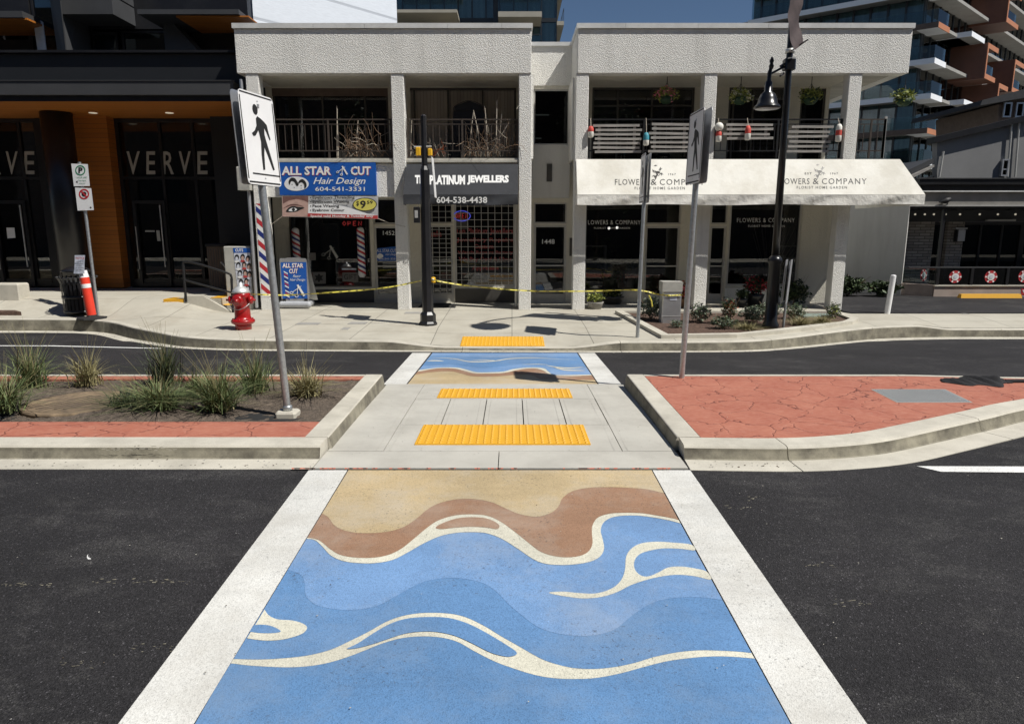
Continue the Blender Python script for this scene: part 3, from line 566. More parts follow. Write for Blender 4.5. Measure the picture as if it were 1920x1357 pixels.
# ---- right-hand planting bed, driveway
bed = [(2.42, 16.2), (2.80, 12.86), (4.25, 12.95), (5.3, 13.42), (6.3, 13.98), (7.2, 14.55), (7.55, 15.0), (7.62, 16.2)]
mb = MB(); cen = (5.2, 14.8)
def inset(P, d): return [(x + (cen[0] - x) * d / math.hypot(cen[0] - x, cen[1] - y), y + (cen[1] - y) * d / math.hypot(cen[0] - x, cen[1] - y)) for x, y in P]
ins = inset(bed, .2); n = len(bed)
for i in range(n):
    a, b, c, d = bed[i], bed[(i + 1) % n], ins[(i + 1) % n], ins[i]; h = .07
    mb.hexa([(*a, -.3), (*b, -.3), (*c, -.3), (*d, -.3), (*a, zS(*a) + h), (*b, zS(*b) + h), (*c, zS(*c) + h), (*d, zS(*d) + h)], 'kerb')
struct("bed_edging", mb)
mb = MB(); mb.slabpoly(ins, -.25, lambda x, y: zS(x, y) + .02, 'mulch'); struct("bed_mulch", mb)
mb = MB(); mb.sheet(20, 8, lambda a, b: (lerp(7.95, 40, a), lerp(16.16, 26, b), lerp(.0, -.04, b) + .003), 'asphalt'); struct("driveway", mb)
mb = MB(); mb.box(-6.3, 7.95, 16.7, 18.6, -.3, .006, 'walk'); struct("shop_forecourt", mb)
mb = MB()
for u, v, wu, wv in ((560, 606, 36, 3), (655, 606, 30, 2.2), (760, 589, 30, 2.2), (640, 616, 12, 1.2), (1795, 590, 22, 2)):
    x, y = G(u, v, -.05); x1, y1 = G(u + wu, v + wv, -.05)
    mb.box(x, x1, y1, y1 + .32, zS(x, y) - .02, zS(x, y1 + .2) + .004, 'conc')
struct("pavement_covers", mb)

# ================================================================= BUILDINGS
YB, YW = 16.8, 18.4
def XW(u, v=450, Y=YW): return Q(u, v, Y)[0]
def ZW(v, Y=YW, u=960): return Q(u, v, Y)[1]
def wallopen(mb, x0, x1, z0, z1, y0, y1, ops, m):        # a wall with rectangular openings
    xs = sorted({x0, x1, *[q for o in ops for q in o[:2] if x0 < q < x1]}); zs = sorted({z0, z1, *[q for o in ops for q in o[2:4] if z0 < q < z1]})
    for a, b in zip(xs, xs[1:]):
        run = None
        for c, d in zip(zs, zs[1:]):
            hole = any(o[0] < (a + b) / 2 < o[1] and o[2] < (c + d) / 2 < o[3] for o in ops)
            if hole:
                if run: mb.box(a, b, y0, y1, run[0], run[1], m); run = None
            else: run = (run[0], d) if run else (c, d)
        if run: mb.box(a, b, y0, y1, run[0], run[1], m)
def frame(mb, x0, x1, z0, z1, y, w, m, d=.06, vs_=(), hs=()):
    mb.box(x0, x0 + w, y - d, y + d, z0, z1, m); mb.box(x1 - w, x1, y - d, y + d, z0, z1, m)
    mb.box(x0 + w, x1 - w, y - d, y + d, z1 - w, z1, m); mb.box(x0 + w, x1 - w, y - d, y + d, z0, z0 + w, m)
    for x in vs_: mb.box(x - w * .4, x + w * .4, y - d * .9, y + d * .9, z0 + w, z1 - w, m)
    for z in hs: mb.box(x0 + w, x1 - w, y - d * .8, y + d * .8, z - w * .4, z + w * .4, m)
def window(par, x0, x1, z0, z1, y, fm, w=.05, glass='glass', vs_=(), hs=(), name="window"):
    f = MB(); frame(f, x0, x1, z0, z1, y, w, fm, .05, vs_, hs); o = f.build(name, par)
    g = MB(); g.box(x0 + w * .5, x1 - w * .5, y - .006, y + .006, z0 + w * .5, z1 - w * .5, glass); g.build("pane", o); return o
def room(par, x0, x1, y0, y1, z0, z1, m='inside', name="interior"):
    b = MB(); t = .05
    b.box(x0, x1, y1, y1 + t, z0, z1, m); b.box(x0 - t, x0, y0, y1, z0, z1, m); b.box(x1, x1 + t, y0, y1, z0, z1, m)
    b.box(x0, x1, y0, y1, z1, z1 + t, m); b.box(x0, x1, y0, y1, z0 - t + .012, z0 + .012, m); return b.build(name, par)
def bent_tube(mb, P, r, m, n=8): mb.tube(catmull(P, 6), r, m, n)

sb = thing("shop_building", "long white stucco two storey shop block with deep balconies and square columns", "building", (1.5, 17.5, 0))
# main wall with every opening
lo = []   # (x0,x1,z0,z1)
def op(u0, u1, v0, v1): return (XW(u0), XW(u1), ZW(v1), ZW(v0))
fl0 = .014
L_win, L_door, L_tr = op(543, 694, 372, 538), op(701, 762, 424, 566), op(701, 762, 372, 420)
P_win, P_door, P_tr = op(852, 966, 374, 537), op(798, 849, 422, 566), op(798, 849, 374, 419)
R_up, R_tr, R_door = op(999, 1064, 167, 272), op(1001, 1062, 380, 419), op(1001, 1062, 422, 566)
F_win, F_door, F_tr = op(1097, 1205, 374, 544), op(1210, 1275, 424, 564), op(1210, 1275, 374, 420)
G_win, G_door, G_tr = op(1366, 1501, 374, 536), op(1331, 1362, 424, 564), op(1331, 1362, 374, 420)
U1, U2, U3, U4, U5 = op(527, 736, 166, 302), op(776, 968, 165, 302), op(1105, 1290, 164, 302), op(1352, 1462, 164, 302), op(1482, 1527, 166, 302)
ops = [L_win, L_door, L_tr, P_win, P_door, P_tr, R_up, R_tr, R_door, F_win, F_door, F_tr, G_win, G_door, G_tr, U1, U2, U3, U4, U5]
ops = [(a, b, max(c, .02) if c < .1 else c, d) for a, b, c, d in ops]
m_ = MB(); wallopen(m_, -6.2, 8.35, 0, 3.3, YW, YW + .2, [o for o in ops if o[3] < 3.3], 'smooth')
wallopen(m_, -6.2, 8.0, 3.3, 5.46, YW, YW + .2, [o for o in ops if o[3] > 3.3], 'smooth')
m_.box(.3, 1.6, YW - .02, YW + .18, 5.46, 6.38, 'stucco'); m_.box(.3, 1.6, YW - .07, YW + .25, 6.38, 6.47, 'flash')
m_.box(-6.2, -6.0, YW + .2, 27, 0, 6.2, 'plain'); m_.box(7.8, 8.0, YW + .2, 27, 0, 6.2, 'plain'); m_.box(-6.2, 8.0, 27, 27.2, 0, 6.2, 'plain')
m_.box(.44, .5, 16.95, YW, 3.56, 5.4, 'stucco'); m_.box(1.42, 1.47, 17.15, YW, 3.56, 5.4, 'stucco')
m_.build("wall", sb)
part("roof", sb, lambda b: (b.box(-6.2, .3, 17.1, YW + .1, 6.2, 6.3, 'roof'), b.box(1.6, 8.95, 17.1, YW + .1, 6.2, 6.3, 'roof'), b.box(-6.2, 8.95, YW + .19, 27.2, 6.2, 6.3, 'roof')))
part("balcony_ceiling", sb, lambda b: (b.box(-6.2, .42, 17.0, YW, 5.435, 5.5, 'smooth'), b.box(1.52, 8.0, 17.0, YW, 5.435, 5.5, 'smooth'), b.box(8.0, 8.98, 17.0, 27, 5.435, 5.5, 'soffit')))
def fascia(x0, x1):
    f = MB(); f.bbox(x0, x1, YB - .02, YB + .3, 5.425, 6.36, 'stucco', .012)
    o = f.build("fascia", sb)
    for y0, y1, xx in ((YB + .3, YW + .1, x0), (YB + .3, 26, x1 - .25)): part("return", o, lambda b: b.box(xx, xx + .25, y0, y1, 5.43, 6.36, 'stucco'))
    c = MB(); xs = [x0 - .03]; rr = random.Random(int(x0 * 10))
    while xs[-1] < x1 - 1.6: xs.append(xs[-1] + rr.uniform(1.0, 1.9))
    xs.append(x1 + .03)
    for a, b in zip(xs, xs[1:]): c.box(a + .003, b - .003, YB - .06, YB + .34, 6.37, 6.475, 'flash')
    c.box(x0 - .028, x0 + .3, YB + .35, YW + .1, 6.37, 6.472, 'flash'); c.box(x1 - .3, x1 + .028, YB + .35, 26, 6.37, 6.472, 'flash')
    c.build("cap_flashing", o)
fascia(-6.28, .44); fascia(1.49, 9.05)
for x0 in (-6.1, -2.78, .155, 1.462, 4.4, 7.715):
    f = MB(); f.bbox(x0, x0 + .3, YB, YB + .3, 0, 5.43, 'stucco', .015); f.build("column", sb)
for x0, x1 in ((-5.8, -2.785), (-2.478, .15)):
    part("balcony_slab", sb, lambda b: (b.box(x0, x1, YB + .06, YW, 3.44, 3.56, 'beam'), b.box(x0 + .002, x1 - .002, YB + .03, YB + .06, 3.47, 3.52, 'beam')))
part("balcony_slab", sb, lambda b: b.box(1.77, 9.0, YB + .33, YW, 3.42, 3.56, 'beam'))
part("sign_lintel", sb, lambda b: b.box(-5.8, -2.785, YB + .1, YB + .4, 2.68, 3.43, 'stucco'))
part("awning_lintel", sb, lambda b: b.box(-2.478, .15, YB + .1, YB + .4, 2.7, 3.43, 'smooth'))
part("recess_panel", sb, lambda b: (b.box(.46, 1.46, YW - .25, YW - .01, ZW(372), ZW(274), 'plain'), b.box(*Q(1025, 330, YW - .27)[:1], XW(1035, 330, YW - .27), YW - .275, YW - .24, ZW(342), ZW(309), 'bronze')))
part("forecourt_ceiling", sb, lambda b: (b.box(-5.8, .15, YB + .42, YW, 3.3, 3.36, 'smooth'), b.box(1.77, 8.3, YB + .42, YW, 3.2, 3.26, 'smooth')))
# rooms behind the glass
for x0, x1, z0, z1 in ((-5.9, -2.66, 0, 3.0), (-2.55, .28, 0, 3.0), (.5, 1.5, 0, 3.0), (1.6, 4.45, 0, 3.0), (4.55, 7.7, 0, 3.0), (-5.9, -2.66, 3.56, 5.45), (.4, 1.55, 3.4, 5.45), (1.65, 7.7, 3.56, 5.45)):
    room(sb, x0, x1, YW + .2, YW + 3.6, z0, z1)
window(sb, *L_win, YW + .08, 'bronze', .04); window(sb, *P_win, YW + .08, 'alu', .05); window(sb, *F_win, YW + .08, 'bronze', .04); window(sb, *G_win, YW + .08, 'alu', .05)
for o in (L_tr, P_tr, R_tr, F_tr, G_tr): window(sb, *o, YW + .08, 'alu', .035, name="transom")
def door(o, y, fm, hand, bar=True, glass='glass'):
    x0, x1, z0, z1 = o; z0 = .02; f = MB(); w = .055
    frame(f, x0, x1, z0, z1, y, w, fm, .04); f.box(x0 + w, x1 - w, y - .025, y + .025, z0 + w, z0 + .22, fm)
    d = f.build("door", sb)
    part("pane", d, lambda b: b.box(x0 + w, x1 - w, y - .006, y + .006, z0 + .22, z1 - w, glass))
    def hd(b):
        zz = lerp(z0, z1, .47)
        if bar: b.box(x0 + w, x1 - w, y - .07, y - .045, zz, zz + .035, fm)
        hx = x0 + w * .5 if hand < 0 else x1 - w * .5
        b.tube([(hx, y - .04, zz - .12), (hx, y - .09, zz - .1), (hx, y - .09, zz + .14), (hx, y - .04, zz + .16)], .012, 'silver', 6)
    part("handle", d, hd); return d
dL = door(L_door, YW + .08, 'alu', 1); dP = door(P_door, YW + .08, 'alu', 1); dR = door(R_door, YW + .08, 'alu', 1); dF = door(F_door, YW + .08, 'alu', -1); dG = door(G_door, YW + .08, 'alu', 1)
part("house_number", dR, lambda b: b.text("1448", lambda a, c: (*(lambda q: (q[0], YW + .02, q[1]))(Q(lerp(1016.5, 1040, a), lerp(457.5, 448.5, c), YW + .02)),), 'letter', .01))
part("house_number", dL, lambda b: b.text("1452", lambda a, c: (*(lambda q: (q[0], YW + .02, q[1]))(Q(lerp(718, 740, a), lerp(441, 433, c), YW + .02)),), 'letter', .0))
W = lambda Y: (lambda u, v: (lambda q: (q[0], Y, q[1]))(Q(u, v, Y)))
def tx(b, s, u0, u1, v0, v1, Y, m, bold=0.0, sk=0.0, sp=1.0): b.text(s, lambda a, c: W(Y)(lerp(u0, u1, a) + sk * c, lerp(v1, v0, c)), m, bold, sp)
def pq(b, P, Y, m): b.poly(P, W(Y), m)
# door sign of the salon and low base panels
def dsign(b):
    pq(b, [(705, 466), (744, 462), (744, 489), (705, 489)], YW + .06, 'signblue'); tx(b, "ALL STAR CUT", 706, 743, 467, 473, YW + .055, 'letter'); tx(b, "Hair Design", 722, 743, 475, 480, YW + .055, 'letter', 0, 2)
    pq(b, catmull([(707, 479), (712, 475), (718, 478), (718, 482), (712, 485), (707, 483)], 3, True), YW + .055, 'signwhite'); tx(b, "604-541-3331", 710, 743, 483.5, 487, YW + .055, 'letter')
    for k in range(4): pq(b, [(718, 492 + 3 * k), (743, 491 + 3 * k), (743, 492.2 + 3 * k), (718, 493.2 + 3 * k)], YW + .055, 'grey_letter')
part("door_notice", dL, dsign)
part("base_panel", sb, lambda b: b.box(P_win[0], P_win[1], YW - .02, YW + .01, .02, ZW(541), 'bronze'))
part("base_panel", sb, lambda b: b.box(G_win[0] - .02, G_win[1], YW - .03, YW + .01, .02, ZW(540), 'stucco'))
part("base_panel", sb, lambda b: b.box(L_win[0], L_win[1] + .05, YW - .03, YW - .005, .02, ZW(543), 'darkclad2'))
part("door_mat", sb, lambda b: b.box(-2.35, -1.6, 17.3, 18.2, .007, .02, 'rubber'))
# security grille of the jeweller
def grille(b):
    for (x0, x1, z0, z1), n, k in ((P_win, 9, 13), (P_door, 4, 16), (P_tr, 4, 4)):
        z0 = max(z0, .15)
        for i in range(1, n): x = lerp(x0, x1, i / n); b.box(x - .007, x + .007, YW - .002, YW + .012, z0 + .04, z1 - .03, 'alu')
        for j in range(1, k): z = lerp(z0, z1, j / k); b.box(x0 + .04, x1 - .04, YW - .014, YW - .002, z - .006, z + .006, 'alu')
part("security_grille", sb, grille)
def jtext(b):
    for s, u0, u1, v0, v1 in (("Ten Platinum Jewellers", 854, 962, 428, 441), ("Jewellery Repairs", 856, 962, 446, 455), ("Custom", 889, 925, 458, 466), ("Watch Repairs Battery", 858, 962, 470, 478), ("We Buy Gold & Silver", 860, 960, 482, 491), ("Appraisals", 885, 935, 499, 508), ("sale", 806, 828, 433, 444)): tx(b, s, u0, u1, v0, v1, YW + .055, 'palered', .02)
part("window_lettering", sb, jtext)
def ftext(b):
    tx(b, "FLOWERS & COMPANY", 1098, 1201, 413, 421, YW + .055, 'letter', -.01, 0, 1.15); tx(b, "FLORIST HOME GARDEN", 1114, 1181, 426, 429.5, YW + .055, 'letter', 0, 0, 1.2)
part("window_lettering", sb, ftext)
def ftext(b):
    tx(b, "FLOWERS & COMPANY", 1382, 1490, 409, 417, YW + .055, 'letter', -.01, 0, 1.15); tx(b, "FLORIST HOME GARDEN", 1403, 1471, 422, 426, YW + .055, 'letter', 0, 0, 1.2)
part("window_lettering", sb, ftext)
# upper windows, blinds
f = window(sb, *U1, YW + .08, 'bronze', .05, 'glass', [XW(604, 200), XW(684, 200)]); part("header", f, lambda b: b.box(U1[0], U1[1], YW - .01, YW + .02, ZW(181), U1[3], 'header'))
part("vertical_blinds", sb, lambda b: (b.box(U2[0], U2[1], YW + .1, YW + .13, U2[2], U2[3], 'blind'), b.box(U2[0], U2[1], YW + .0, YW + .09, ZW(169), U2[3], 'bronze'), [b.box(XW(u, 200) - .02, XW(u, 200) + .02, YW + .03, YW + .09, U2[2], ZW(169), 'bronze') for u in (777, 840, 905, 966)]))
window(sb, *R_up, YW + .08, 'alu', .04, 'glassdark')
window(sb, *U3, YW + .08, 'bronze', .05, 'glass', [XW(1159, 200), XW(1223, 200)], [ZW(198)]); window(sb, *U4, YW + .08, 'bronze', .05, 'glass', [XW(1376, 200), XW(1413, 200)]); window(sb, *U5, YW + .08, 'bronze', .05, 'glassdark')
def rail(x0, x1, name="balcony_railing", y=YB + .12, m='iron', side=False):
    b = MB(); z0, z1 = 3.72, ZW(224, y)
    b.box(x0, x1, y - .015, y + .015, z1 - .02, z1 + .01, m); b.box(x0, x1, y - .012, y + .012, z1 - .12, z1 - .1, m); b.box(x0, x1, y - .012, y + .012, z0, z0 + .025, m)
    n = max(2, round((x1 - x0) / .155))
    for i in range(n + 1):
        x = lerp(x0 + .01, x1 - .01, i / n); b.box(x - .008, x + .008, y - .008, y + .008, z0 + .025, z1 - .12, m)
    for x in (x0 + .02, (x0 + x1) / 2, x1 - .02): b.box(x - .02, x + .02, y - .02, y + .02, 3.565, z1 + .01, m)
    return b.build(name, sb)
rail(-5.78, -2.8, m='rust'); rail(-2.46, .14, m='rust'); rail(1.78, 4.38); rail(4.72, 7.7)
rail(8.04, 8.72, m='rust')
part("balcony_post", sb, lambda b: b.box(8.68, 8.73, YB + .1, YB + .15, 3.57, 4.5, 'alu'))
# barber stripes painted on the end column
def stripes(b):
    Y = YB - .004; b.box(-6.06, -5.84, Y, Y + .003, .32, 2.52, 'letter'); k = 0; z = .32
    while z < 2.45:
        a, c = (-6.06, -5.84); h = .13; up = .2
        b.add([(a, Y - .002, min(2.52, z + up)), (c, Y - .002, z), (c, Y - .002, min(2.52, z + h)), (a, Y - .002, min(2.52, z + up + h))], [(0, 1, 2, 3)], 'redink' if k % 2 == 0 else 'signnavy'); z += .26; k += 1
MT['signnavy'] = M("barber_navy", (.02, .035, .2), .5, var=.05, fine=0)
part("barber_stripes", sb, stripes)
part("wall_box", sb, lambda b: b.bbox(*sorted((Q(446, 330, YB)[0], -6.12)), YB - .1, YB + .2, ZW(357, YB), ZW(313, YB), 'boxgrey', .02))
part("downpipe", sb, lambda b: b.tube([(.1, YB + .32, .05), (.1, YB + .32, 3.3)], .035, 'alu', 8))
part("conduit", sb, lambda b: b.tube([(-6.22, YB + .05, .05), (-6.22, YB + .05, 5.3)], .04, 'galvlt', 8))
part("highlight_bar", sb, lambda b: [b.box(XW(985), XW(u), YW + 1.0, YW + 1.1, ZW(v, YW + 1), ZW(v - 1.6, YW + 1), 'bulb') for u, v in ((1031, 216), (1017, 260))])  # glowing bars stand in for pale highlights in the recess window
part("intercom", sb, lambda b: b.box(XW(1068), XW(1073), YW - .03, YW, ZW(480), ZW(446), 'bronze'))

# ---- signs, banners and awnings on the block
sg = thing("shop_sign", "blue sign board reading ALL STAR CUT Hair Design above the salon", "sign", (-4.35, 16.85, 3.0))
SY = YB + .03
pan = part("panel", sg, lambda b: b.box(Q(521, 305, SY)[0], Q(704, 305, SY)[0], SY, SY + .07, ZW(366, SY), ZW(305, SY), 'signblue'))
def l1(b):
    for d, m, dy in ((1.0, 'redink', .004), (0, 'letter', .007)):
        for s, u0, u1 in (("ALL", 528, 565), ("STAR", 571, 621), ("CUT", 657.5, 695)): tx(b, s, u0 + d, u1 + d, 312 + d, 328.5 + d, SY - dy, m, .035)
    tx(b, "Hair Design", 586, 682, 333, 349, SY - .006, 'letter', .01, 6); tx(b, "604-541-3331", 591, 684, 350.5, 358.5, SY - .006, 'letter', .01)
part("lettering", sg, l1)
def emblem(b):
    Y = SY - .005; pq(b, catmull([(533, 345), (540, 334), (556, 331), (572, 335), (579, 345), (573, 354), (556, 358), (540, 355)], 4, True), Y, 'signwhite')
    for P in ([(541, 341), (545, 334), (552, 334), (557, 340), (560, 347), (556, 349), (552, 342), (546, 340), (543, 347)], [(559, 345), (561, 339), (567, 336), (573, 341), (575, 349), (571, 354), (570, 346), (565, 342)]): pq(b, catmull(P, 3, True), Y - .003, 'ink')
    for P in ([(546, 346), (548, 345), (549, 347)], [(550, 351), (553, 351), (552, 352.5)], [(563, 348), (565, 347), (566, 349)], [(563, 352.5), (566, 353), (565, 354)]): pq(b, P, Y - .003, 'ink')
part("portrait_emblem", sg, emblem)
def scis(b, u, v, k, Y, m, m2=None):           # scissors crossed with a comb
    ln = lambda P, w: b.tube([W(Y)(u + x * k, v + y * k) for x, y in P], w, m, 5)
    ln([(-9, 3), (8, -9)], .008); ln([(0, 8), (1, -2), (2, -9)], .008)
    for cx, cy in ((-11, 4), (-1, 10.5)): ln([(cx + 3.2 * math.cos(t * .7), cy + 2.4 * math.sin(t * .7)) for t in range(10)], .007)
    pq(b, [(u + x * k, v + y * k) for x, y in ((-1, -11), (2.5, -12.5), (16, 9), (12.5, 11.5))], Y - .004, m2 or m)
part("scissors_emblem", sg, lambda b: scis(b, 641, 320, .72, SY - .006, 'letter'))

bn = thing("eyebrow_banner", "printed banner with an eye photo and yellow 9.59 price hung under the blue sign", "banner", (-4.2, 16.8, 2.5))
BY = YB - .02
def cloth(b):
    fn = lambda u, v: (lambda q: (q[0], BY + .012 * math.sin(u * .11) * math.sin((v - 366) * .06), q[1]))(Q(u, v, BY))
    b.sheet(30, 6, lambda a, c: fn(lerp(528.5, 709, a), lerp(lerp(367.5, 368, a), lerp(406.5, 411, a), c)), 'greycloud')
cl = part("cloth", bn, cloth)
def bprint(b):
    Y = BY - .016
    pq(b, [(529, 368), (578, 367.5), (577.5, 406.2), (529.5, 406.2)], Y, 'skin')
    pq(b, [(530, 368), (578, 368), (578, 380), (570, 376), (556, 373), (542, 376), (531, 382)], Y - .002, 'skindark')
    pq(b, catmull([(536, 397), (542, 389), (550, 386.5), (558, 388), (571, 389.5), (562, 394), (556, 397), (546, 398)], 3, True), Y - .002, 'ink')
    pq(b, catmull([(541, 395), (546, 390.5), (553, 390), (557, 393), (552, 396), (546, 396.5)], 3, True), Y - .004, 'signwhite'); pq(b, catmull([(547, 393), (550, 389.8), (553.5, 393), (550, 396.2)], 3, True), Y - .006, 'ink')
    pq(b, catmull([(531, 391), (545, 383), (560, 384), (570, 388), (560, 386), (545, 386)], 3, True), Y - .002, 'skindark')
    pq(b, [(578.5, 383), (620, 382), (650, 388), (690, 401), (708, 404), (708, 411), (577, 401)], Y, 'signwhite'); pq(b, [(577, 400), (708.5, 404), (708.5, 410.5), (576.5, 406)], Y - .002, 'maroon')
    for k, s in enumerate(("Eyebrows Threading", "Eyebrows Waxing", "Face Waxing", "Eyebrow Colour")):
        v = 367.8 + k * 7.9; tx(b, s, 586, (665, 655, 636, 646)[k], v, v + 6.6, Y - .003, 'ink', .02); pq(b, [(581.5, v + 2), (583.5, v + 2), (583.5, v + 4), (581.5, v + 4)], Y - .003, 'ink')
    tx(b, "Special valid Monday & Tuesday only", 582, 700, 403, 408.5, Y - .004, 'letter', .02)
    c = (684, 383.5)
    for rx, ry, m, d in ((22.6, 12.6, 'ink', .003), (21.2, 11.2, 'pricey', .005)): pq(b, [(c[0] + rx * math.cos(t * .2618), c[1] + ry * math.sin(t * .2618)) for t in range(24)], Y - d, m)
    tx(b, "$", 668, 673, 377, 387, Y - .007, 'ink', .02); tx(b, "9", 675, 686, 376, 391, Y - .007, 'ink', .03); tx(b, "59", 688, 699, 376.5, 382.5, Y - .007, 'ink', .02)
part("print", cl, bprint)
part("rope", bn, lambda b: (b.tube([W(BY)(530, 405), W(YB + .0)(509, 421)], .006, 'twiglt', 5), b.tube([W(BY)(709, 410), W(YB - .005)(738, 421), W(YB - .005)(760, 425)], .006, 'twiglt', 5)))

def RP(u, v, y0, z0, y1, z1, lift=0.0):          # point on a sloping awning cloth
    x, y, d = ray(u, v); ny, nz = (z0 - z1), -(y0 - y1); l = math.hypot(ny, nz); ny, nz = -ny / l, -nz / l
    oy, oz = y0 + ny * lift, z0 + nz * lift; t = (ny * oy + nz * (oz - CZ)) / (ny * y + nz * d); return (x * t, y * t, CZ + d * t)
def awning(name, label, x0, x1, zt, p, m, mv, hipL=0.0, hipR=0.0, uv=365, vb=384, wrap=0):
    yt, yf = YB - .012, YB - p; zb = ZW(uv, yf); zv = ZW(vb, yf); t = thing(name, label, "awning", ((x0 + x1) / 2, YB, zb))
    def cl(b):
        b.sheet(24, 5, lambda a, c: (lerp(lerp(x0, x0 - hipL, c), lerp(x1, x1 + hipR, c), a), lerp(yt, yf, c), lerp(zt, zb, c)), m)
        b.add([(x0, yt, zt), (x0 - hipL, yf, zb), (x0 - hipL, yt, zb)], [(0, 1, 2)], m); b.add([(x1, yt, zt), (x1 + hipR, yf, zb), (x1 + hipR, yt, zb)], [(0, 2, 1)], m)
    part("cloth", t, cl)
    if wrap:
        part("side_cloth", t, lambda b: b.sheet(10, 4, lambda a, c: (lerp(x1, x1 + hipR, c), lerp(lerp(yt, yf, c), wrap, a), lerp(zt, zb, c)), m))
        part("side_valance", t, lambda b: b.sheet(30, 3, lambda a, c: (x1 + hipR + .012 * c * math.sin(a * 30), lerp(yf, wrap, a), lerp(zb - .006, zv, c)), mv))
    def vl(b):
        rr = random.Random(5); ph = [rr.uniform(0, 6) for _ in range(9)]
        off = lambda x, c: c * (.018 * math.sin(x * 3.1 + ph[0] + c * 2.2) + .012 * math.sin(x * 7.3 + ph[1] + c * 3)) 
        L, Rr = x0 - hipL, x1 + hipR
        b.sheet(140, 6, lambda a, c: (lerp(L, Rr, a), yf - .004 + off(lerp(L, Rr, a), c), lerp(zb - .006, zv + .012 * math.sin(lerp(L, Rr, a) * 2.3), c)), mv)
        for x in (L, Rr): b.sheet(6, 2, lambda a, c: (x, lerp(yf, yt, a) + .01 * math.sin(a * 7), lerp(zb - .006, zv, c)), mv)
        b.tube([(L, yf + .02, zb - .004), (Rr, yf + .02, zb - .004)], .014, 'alu', 6)
    part("valance", t, vl)
    return t, (lambda lift: (lambda u, v: RP(u, v, yt, zt, yf, zb, lift))), (yf, zb, zv)
aw, pf, _ = awning("fabric_awning", "black awning reading TEN PLATINUM JEWELLERS between two white columns", -2.47, .14, 3.42, .44, 'awnblack', 'awnblack', .03, 0, 365, 384)
def t1(b):
    fn = pf(.003)
    for s, u0, u1 in (("TEN", 778, 803), ("PLATINUM", 805.5, 872), ("JEWELLERS", 876, 954)): b.text(s, lambda a, c: fn(lerp(u0, u1, a), lerp(346.5 if u0 > 800 else 344.5, 328.5, c)), 'letter', .055)
    Yv = _[0] - .03; tx(b, "604-538-4438", 818.5, 913.5, 369, 381, Yv, 'letter', .02)
part("lettering", aw, t1)
aw2, pf2, _2 = awning("fabric_awning", "long cream awning reading FLOWERS & COMPANY twice over the florist", 1.5, 9.06, 3.53, .46, 'awnwhite', 'valance', 0, .42, wrap=19.6)
def t2(b):
    fn = pf2(.003)
    for cx, dv in ((1237, 1.5), (1541, 0)):
        g = lambda s, u0, u1, v0, v1, bo=0.0, sp=1.0: b.text(s, lambda a, c: fn(lerp(cx + u0, cx + u1, a), lerp(v1 + dv, v0 + dv, c)), 'ink', bo + .012, sp)
        g("FLOWERS", -84, -23, 334.5, 345.5, -.012, 1.15); g("&", -17, -6, 334.5, 345.5, -.01); g("COMPANY", 0, 84, 334.5, 345.5, -.012, 1.2); g("FLORIST HOME GARDEN", -47, 47, 349, 354, -.01, 1.3)
        g("EST", -32, -19, 323.5, 327.5, 0, 1.4); g("1967", 16, 30, 323.5, 327.5, 0, 1.5)
        rr = random.Random(4)                                    # sprig emblem
        for k in range(34):
            a = rr.uniform(0, 6.28); r = rr.uniform(1, 12); u, v = cx - 5 + r * math.cos(a) * .8, 321 + dv + r * math.sin(a) * 1.15; q = rr.uniform(0, 3.14); l, w_ = rr.uniform(2, 4.2), rr.uniform(.7, 1.4)
            b.poly([(u - l * math.cos(q), v - l * math.sin(q)), (u - w_ * math.sin(q), v + w_ * math.cos(q)), (u + l * math.cos(q), v + l * math.sin(q)), (u + w_ * math.sin(q), v - w_ * math.cos(q))], fn, 'bronze')
part("lettering", aw2, t2)

# neon OPEN signs
def neon(label, u, v, w_, h, ring, Y=YW + .03):
    t = thing("neon_sign", label, "neon sign", (Q(u, v, Y)[0], Y, Q(u, v, Y)[1]), "neon open signs")
    def letters(b):
        k = w_ / 4.6
        for i, st in enumerate(([[(0, 0), (.35, .5), (.7, 0), (.35, -.5), (0, 0)]], [[(0, -.5), (0, .5), (.55, .35), (.5, 0), (0, -.05)]], [[(.6, .5), (0, .5), (0, -.5), (.6, -.5)], [(0, 0), (.45, 0)]], [[(0, -.5), (0, .5), (.6, -.5), (.6, .5)]])):
            for s in st: b.tube([W(Y)(u - w_ / 2 + k * (.15 + i * 1.15) + x * k, v - y * h) for x, y in s], .011, 'neonred', 5)
    part("letters", t, letters)
    if ring: part("ring", t, lambda b: b.tube([W(Y)(u + w_ * .66 * math.cos(i * .3142), v + h * 1.05 * math.sin(i * .3142)) for i in range(21)], .012, 'neonblue', 5)); part("backing", t, lambda b: b.box(Q(855, 420, Y)[0], Q(877, 420, Y)[0], Y + .02, Y + .05, ZW(430, Y), ZW(410, Y), 'bronze'))
neon("small red neon OPEN sign without a ring in the salon window", 661, 419, 40, 8, False); neon("oval neon OPEN sign with blue ring in the jeweller window", 866, 405, 24, 9, True)

